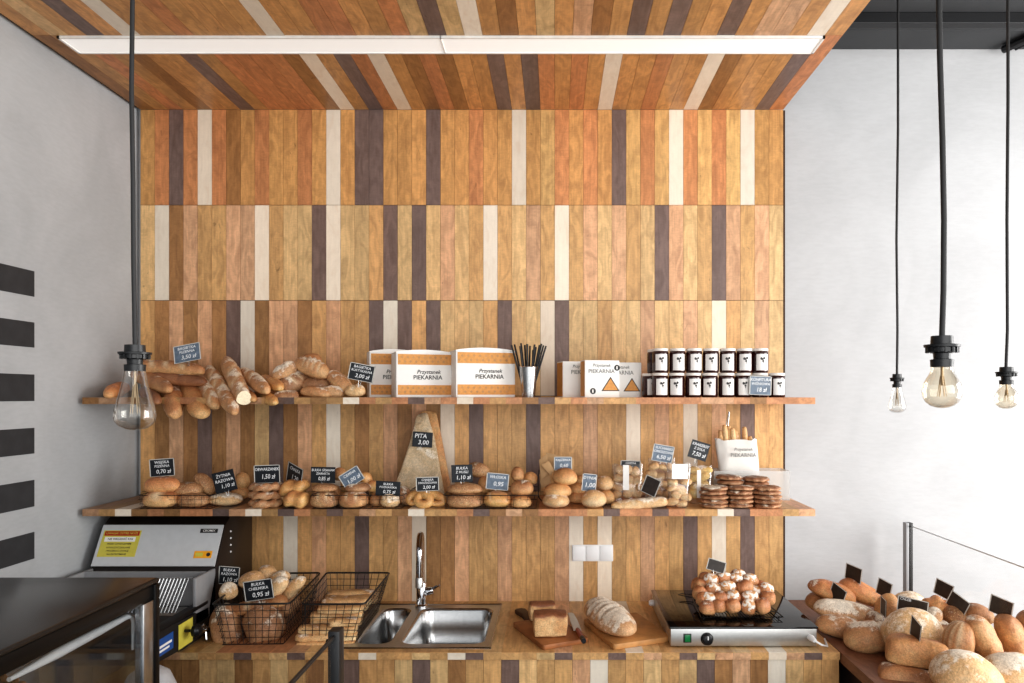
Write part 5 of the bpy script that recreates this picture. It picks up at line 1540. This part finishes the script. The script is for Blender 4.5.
slant_text([('UWAGA! OSTRE NOŻE', .0115, -hw + .085, .785)], 'sticker_lettering', 'yellow', .0074, hoodp)
slant_text([('NIE WKŁADAĆ RĄK', .0105, -hw + .085, .645), ('PRZED CZYSZCZENIEM', .0085, -hw + .085, .53), ('WYŁĄCZYĆ ZASILANIE', .0085, -hw + .085, .44), ('I POCZEKAĆ CHWILĘ', .0085, -hw + .085, .36), ('NA ZATRZYMANIE', .0085, -hw + .085, .28)], 'sticker_lettering', 'ink', .0072, hoodp)
slant_box(B(), hw - .085, hw - .02, .80, .90, .006, .0072).obj('name_badge', 'ink', hoodp, smooth=False)
slant_text([('CROMIX', .012, hw - .052, .85)], 'badge_lettering', 'white', .0076, hoodp)
ob = slant_box(B(), hw - .088, hw - .022, .19, .36, .006, .0066).obj('orange_sticker', 'orange', hoodp, smooth=False)
slant_box(B(), hw - .082, hw - .055, .23, .32, .0066, .0069).obj('sticker_symbol', 'yellow', ob, smooth=False)
b_ = B(); b_.lathe([(0, 0), (.0075, 0), (0, .0006)], 12, Matrix.Translation(slant(hw - .035, .275, .0069)) @ Matrix.Rotation(ang - PI / 2 + R(90), 4, 'X'))
b_.obj('sticker_symbol', 'ink', ob)
# recess below the hood with the comb of the knives
rp0, rp1 = Vector((-.424, .10)), Vector((-.372, .222))
b_ = B(); b_.box(-hw + .012, hw - .012, ly(-.424), ly(-.415), .10, .222); 
b_.obj('recess_panel', 'grey_metal', t, smooth=False)
for sx_ in (-1, 1):
    b_ = B(); b_.box(sx_ * hw - .012 * (sx_ > 0), sx_ * hw + .012 * (sx_ < 0), ly(-.52), ly(-.37), .06, .222, .003)
    b_.obj('side_cheek', 'grey_metal', t)
b_ = B()
for k in range(18):
    x = -.03 + .0125 * k
    b_.tube([(x, ly(-.475), .211), (x - .012, ly(-.50), .155), (x - .020, ly(-.53), .105)], .0022, 6)
b_.tube([(-.045, ly(-.474), .211), (.198, ly(-.474), .211)], .003, 6)
b_.obj('knife_comb', 'steel', t)
b_ = B(); b_.box(-.17, .19, ly(-.56), ly(-.45), .085, .105, .004); b_.obj('bread_tray', 'steel_m', t)
# feed table running towards the viewer
b_ = B(); b_.prism([(ly(-.425), .004), (ly(-.615), .004), (ly(-.615), -.012 + .02), (ly(-.80), .02), (ly(-.80), .115), (ly(-.425), .098)], -hw, hw, .003)
tb = b_.obj('feed_table', 'dark_metal', t)
tb.data.transform(Matrix(((0, 0, 1, 0), (1, 0, 0, 0), (0, 1, 0, 0), (0, 0, 0, 1))))
b_ = B(); b_.box(hw - .03, hw + .001, ly(-.79), ly(-.43), .108, .124, .004)
b_.obj('side_rail', 'black_plastic', t)
# right cheek fittings: x = hw plane
pl_ = B().box(hw, hw + .0012, ly(-.640), ly(-.545), .014, .096).obj('control_plate', 'yellow', t, smooth=False)
B().lathe([(0, 0), (.005, 0), (.005, .022), (.019, .03), (.022, .042), (.016, .055), (0, .06)], 20, Matrix.Translation((hw, ly(-.60), .066)) @ Matrix.Rotation(R(90), 4, 'Y')).obj('ball_knob', 'black_plastic', t)
bl = B().box(hw, hw + .0012, ly(-.795), ly(-.675), .034, .088).obj('blue_sticker', 'blue', t, smooth=False)
b_ = B()
b_.box(hw + .0012, hw + .0016, ly(-.785), ly(-.685), .058, .066); b_.box(hw + .0012, hw + .0016, ly(-.78), ly(-.70), .045, .052)
b_.obj('sticker_lines', 'white', bl, smooth=False)
b_ = B(); b_.lathe([(0, 0), (.016, 0), (.013, .02), (.009, .03), (0, .032)], 16, Matrix.Translation((hw, ly(-.50), .040)) @ Matrix.Rotation(R(90), 4, 'Y'))
for a in (20, 140, 260):
    b_.tube([(hw + .024, ly(-.50), .040), (hw + .03, ly(-.50) + .034 * math.cos(R(a)), .040 + .034 * math.sin(R(a)))], [.005, .0045], 8)
    b_.lathe([(0, -.007), (.007, 0), (0, .007)], 10, Matrix.Translation((hw + .03, ly(-.50) + .036 * math.cos(R(a)), .040 + .036 * math.sin(R(a)))))
b_.obj('star_lever', 'chrome', t)
b_ = B()
for k in range(4):
    b_.lathe([(0, 0), (.004, 0), (.003, .003), (0, .003)], 12, Matrix.Translation((hw, ly(-.245), .335 - k * .026)) @ Matrix.Rotation(R(90), 4, 'Y'))
b_.obj('white_screws', 'white_pl', t)

# ------------------------------------------------------------------ display case, serving counter, glass screens (left front)
B_ = B()
sc_ = thing('serving_counter', 'dark service counter carrying the glass display case', 'counter', (-1.1, -2.0, 0))
B_.box(-1.73 + 1.1, -.42 + 1.1, -2.55 + 2.0, -1.40 + 2.0, .0, .898, .004); B_.obj('counter_body', 'backing', sc_)
cx0, cx1, cy0, cy1, cz0, cz1 = -1.72, -.890, -2.50, -1.424, .90, 1.348
t = thing('display_case', 'black framed glass display case in the left foreground', 'display case', ((cx0 + cx1) / 2, (cy0 + cy1) / 2, cz0))
ox, oy = t.location.x, t.location.y
def cb(x0, x1, y0, y1, z0, z1, bev=.0): return B().box(x0 - ox, x1 - ox, y0 - oy, y1 - oy, z0 - cz0, z1 - cz0, bev)
cb(cx0, cx1, cy0, cy1, cz1 - .012, cz1, .005).obj('case_top', 'case_top', t)
cb(cx0, cx1 - .004, cy0, cy1 - .004, cz1 - .045, cz1 - .0125, .003).obj('top_frame', 'black_gloss', t)
cb(cx0, cx1, cy0, cy1, cz0 + .0005, cz0 + .06, .004).obj('case_base', 'black_plastic', t)
cb(cx1 - .03, cx1, cy1 - .020, cy1, cz0 + .06, cz1 - .0125, .002).obj('corner_post', 'black_gloss', t)
cb(cx1 - .022, cx1 - .002, cy1 - .062, cy1 - .0205, cz0 + .06, cz1 - .045, .002).obj('chrome_strip', 'steel', t)
cb(cx0, cx0 + .03, cy1 - .03, cy1, cz0 + .06, cz1 - .045, .002).obj('corner_post', 'black_gloss', t)
cb(cx1 - .03, cx1, cy0, cy0 + .03, cz0 + .06, cz1 - .045, .002).obj('corner_post', 'black_gloss', t)
cb(cx1 - .012, cx1 - .006, cy0 + .03, cy1 - .063, cz0 + .06, cz1 - .045).obj('glass_side', 'case_glass', t, smooth=False)
cb(cx0 + .03, cx1 - .03, cy1 - .012, cy1 - .006, cz0 + .06, cz1 - .045).obj('glass_back', 'case_glass', t, smooth=False)
shelf_z = 1.185
cb(cx0 + .01, cx1 - .03, cy0 + .05, cy1 - .03, shelf_z - .006, shelf_z).obj('glass_shelf', 'case_glass', t, smooth=False)
b_ = B()
bx = cx1 - .035
pts = [Vector((bx, y, z)) for y, z in ((-1.47, 1.20), (-1.468, 1.26), (-1.474, 1.274), (-1.495, 1.279), (-1.60, 1.279), (-1.72, 1.278), (-1.84, 1.276))]
b_.tube([p - Vector((ox, oy, cz0)) for p in pts], [.003, .004, .0045, .006, .009, .010, .004], 10)
b_.obj('shelf_bracket', 'white_metal', t)
# tart on the shelf in the case
tx, ty_ = -1.10, -1.80
tt = thing('chocolate_tart', 'round brown tart with crimped edge inside the display case', 'tart', (tx, ty_, shelf_z + .0005))
B().lathe([(0, 0), (.12, 0), (.135, .028), (.13, .026), (0, .026)], 48).obj('filling', 'tart', tt)
b_ = B()
ring = []
for k in range(96):
    a = 2 * PI * k / 96; r_ = .136 + .004 * math.cos(a * 24)
    ring.append((r_ * math.cos(a), r_ * math.sin(a), .026 + .003 * math.cos(a * 24)))
b_.tube(ring, .006, 8, closed=True); b_.obj('crimped_edge', 'b_dark', tt)
# pale rounded tub behind the case
q = P(156, 667, -.97)
tb_ = thing('waste_bin', 'pale grey rounded plastic bin showing beside the display case', 'bin', (q.x - .02, -.97, 0))
hh = q.z
b_ = B(); b_.prism(densify([(-70, -60), (70, -60), (70, 60), (-70, 60)], 30), 0, 1)
o = b_.obj('bin_body', 'pale_plastic', tb_)
o.data.transform(Matrix.Diagonal((.001, .001, hh - .11, 1)))
b_ = B(); b_.lathe([(0, .11), (.03, .108), (.055, .09), (.072, .05), (.076, .0), (0, 0)], 32, Matrix.Translation((0, 0, hh - .11)))
b_.obj('bin_lid', 'pale_plastic', tb_)

# near glass screen on the left: post and panel running towards the viewer
sy = -1.483; s = S(sy)
xp = (336 - VX) / s; zt2 = ZE - (629 - VY) / s
t = thing('glass_screen', 'black post with clear glass panel in the near foreground', 'screen', (xp, sy, .8985))
B().box(-.0125, .0125, -.018, .018, 0, zt2 - .8985, .002).obj('post', 'black_plastic', t)
B().tube([(0, -.018, zt2 - .8985 - .012), (0, -.95, zt2 - .8985 - .012)], .0045, 8).obj('top_rail', 'black_plastic', t)
B().box(-.003, .003, -.95, -.02, .02, zt2 - .8985 - .014).obj('glass_panel', 'screen_glass', t, smooth=False)
B().lathe([(0, 0), (.008, 0), (.008, .008), (0, .008)], 14, Matrix.Translation((-.0125, -.0, zt2 - .8985 - .03)) @ Matrix.Rotation(R(-90), 4, 'Y')).obj('clamp_bolt', 'black_plastic', t)
# far glass screen behind the right counter
xg = 1.423; yg = -.10; s = S(yg); zt3 = ZE - (522.5 - VY) / s
t = thing('glass_screen', 'dark post with clear glass panel behind the loaves on the right', 'screen', (xg, yg, ZT))
B().box(-.014, -.002, -.014, .014, 0, zt3 - ZT, .001).obj('post', 'grey_metal', t)
B().box(-.001, .014, -.014, .014, 0, zt3 - ZT, .001).obj('post', 'dark_metal', t)
B().box(.001, .006, -1.9, -.0145, .01, zt3 - ZT - .012).obj('glass_panel', 'screen_glass', t, smooth=False)
B().tube([(.0035, -1.9, zt3 - ZT - .011), (.0035, -.015, zt3 - ZT - .011)], .0022, 6).obj('glass_edge', 'steel_m', t)

# ------------------------------------------------------------------ loaves on the right counter
G = 'loaves piled on the right counter'
def rl(name, label, mat, px, py, w_, h_, y, W, **kw): return loaf_px(name, label, mat, px, py, w_, h_, y, W, group=G, nu=44, nv=28, **kw)
rl('oval_loaf', 'golden brown oval loaf at the far left top of the right counter pile', 'b_orange', 832, 591, 47, 19, -.30, .085, roll=16, yaw=-20)
rl('oval_loaf', 'brown oval loaf end showing under the far left top loaf', 'b_brown', 822, 603, 32, 18, -.27, .10, roll=14, yaw=-25)
rl('oval_loaf', 'golden oval loaf behind, under the rearmost card on the left', 'b_orange', 861, 592, 44, 20, -.27, .09, roll=24, yaw=-20)
rl('floury_loaf', 'long loaf with broad white flour patch, middle of the left pile', 'b_flour2', 845, 610.5, 60, 21, -.40, .11, roll=6, yaw=-15)
rl('floury_loaf', 'flat floury loaf at the bottom of the left pile', 'b_flour', 843, 626.5, 52, 22, -.46, .11, roll=8, yaw=-20)
rl('oval_loaf', 'plump golden loaf with floury ridge at the front of the left pile', 'b_flour', 869.5, 636, 50, 31, -.585, .14, roll=-5, yaw=-10, slashes=(.35,), sw=.1)
rl('oval_loaf', 'reddish loaf between the flour patched loaf and the plump loaf', 'b_rustic', 876, 620, 26, 18, -.45, .10, roll=6)
rl('round_loaf', 'big pale floury round loaf in the middle under the black card facing us', 'b_white', 914.5, 634, 62, 50, -.68, .16, roll=22, end=2.2, noise_a=.04)
rl('tin_loaf', 'pale golden tin loaf lying on a darker tin loaf', 'b_golden', 917, 651, 57, 27, -.80, .095, yaw=-20, roll=4, boxy=3.4, end=5, flat=.8)
rl('tin_loaf', 'darker brown tin loaf at the bottom front of the counter', 'b_brown', 907, 677.5, 54, 23, -.83, .095, yaw=-18, roll=4, boxy=3.2, end=5, flat=.8)
rl('round_loaf', 'large creamy round loaf at the bottom edge of the picture', 'b_white', 967, 676, 68, 48, -.985, .17, roll=14, end=2.2)
rl('round_loaf', 'creamy round loaf in the bottom right corner', 'b_white', 1014, 676, 62, 46, -.95, .17, roll=10, end=2.2)
rl('striped_loaf', 'upright oval loaf with white flour stripes', 'b_brown', 958, 642, 42, 27, -.80, .10, roll=-82, ridges=5, end=2.3)
rl('oval_loaf', 'tall brown oval loaf leaning right of the striped one', 'b_flour', 985, 641, 56, 26, -.80, .10, roll=66, end=2.3)
rl('oval_loaf', 'tall brown oval loaf near the right edge under the rightmost card', 'b_brown', 1012, 636, 46, 25, -.75, .10, roll=70, end=2.3)
rl('round_loaf', 'pale domed loaf at the back beside the glass post', 'b_white', 910, 613, 40, 44, -.36, .14, end=2.2)
rl('oval_loaf', 'golden pointed loaf behind the narrow card seen edge on', 'b_golden', 887, 611, 24, 36, -.44, .09, roll=10)
rl('braided_loaf', 'glossy brown braided roll at the back right of the facing card', 'b_orange', 938, 606, 30, 18, -.56, .08, roll=14, braid=2.2)
rl('oval_loaf', 'seeded brown loaf under the two crossed cards', 'b_seed', 958, 617, 32, 22, -.60, .10, roll=24)
rl('bread_roll', 'white floured roll between the facing card and the braided roll', 'b_flour2', 933, 617, 16, 22, -.62, .07, roll=30)
rl('bread_roll', 'small reddish roll in the dark gap left of the striped loaf', 'b_rustic', 940, 627, 20, 14, -.64, .07)
rl('oval_loaf', 'loaf mostly hidden behind the tall brown loaf', 'b_brown', 978, 613, 30, 18, -.62, .10, roll=18)
rl('oval_loaf', 'loaf cut off by the right edge of the picture', 'b_brown', 1030, 628, 26, 36, -.74, .10)
def rs(px, py, y, w_, h_, label, yaw=-62, roll=8, mat='card_back_glare', lines=None, **kw):
    return sign(px, py, y, w_, h_, lines, label, roll=roll, yaw=yaw, mat=mat, **kw)
rs(853.3, 573.5, -.27, 15, 15.5, 'black card above the golden oval loaf, rearmost on the left', stem=.03)
rs(837.5, 594, -.36, 14, 17, 'narrow black card stuck in the far left loaf', roll=22)
rs(884, 588.5, -.38, 13, 16.5, 'black card beside the glass post at the back', roll=14, stem=.03)
rs(912.5, 607, -.60, 28, 17, 'black card facing us on the big pale round loaf', yaw=-34, roll=6, lines=[('CHLEB', .2, -.25, .85), ('0', .3, .1, .16)])
rs(915.5, 630, -.80, 9, 21, 'card seen nearly edge on above the pale topped tin loaf', yaw=-92, roll=14)
rs(883.3, 607, -.50, 5, 18, 'card seen exactly edge on left of the facing card', yaw=-96, roll=4)
rs(943.5, 589.5, -.52, 16, 16, 'card with brownish glare at the back above the braided roll', roll=14, stem=.025)
rs(957.5, 604, -.62, 18, 18, 'tilted card crossing in front of the one with brownish glare', roll=26)
rs(1001, 607, -.72, 20, 18, 'large dark card near the right edge, rightmost of all', roll=10, stem=.025)
# ------------------------------------------------------------------ light
w = bpy.data.worlds.new('daylight'); SC.world = w; w.use_nodes = True
bg = w.node_tree.nodes['Background']; bg.inputs[0].default_value = (.93, .97, 1.0, 1); bg.inputs[1].default_value = 1.0
def area(name, loc, target, sx, sy, power, col=(1, 1, 1)):
    l = bpy.data.lights.new(name, 'AREA'); l.shape = 'RECTANGLE'; l.size = sx; l.size_y = sy; l.energy = power; l.color = col
    o = bpy.data.objects.new(name, l); COL.objects.link(o); o.location = loc
    o.rotation_euler = (Vector(target) - Vector(loc)).to_track_quat('-Z', 'Y').to_euler()
area('window_light', (3.55, -1.5, 1.7), (.6, -.1, 1.5), 2.4, 2.2, 128, (1, .985, .96))
area('front_area_light', (1.2, -4.5, 2.2), (-.2, 0, 1.5), 3.6, 2.0, 70, (1, .99, .97))  # broad area light from behind the camera
SC.view_settings.view_transform = 'Standard'
SC.view_settings.look = 'Medium High Contrast'
SC.view_settings.exposure = 0.0
SC.cycles.use_denoising = True
SC.cycles.max_bounces = 10
SC.cycles.transparent_max_bounces = 24
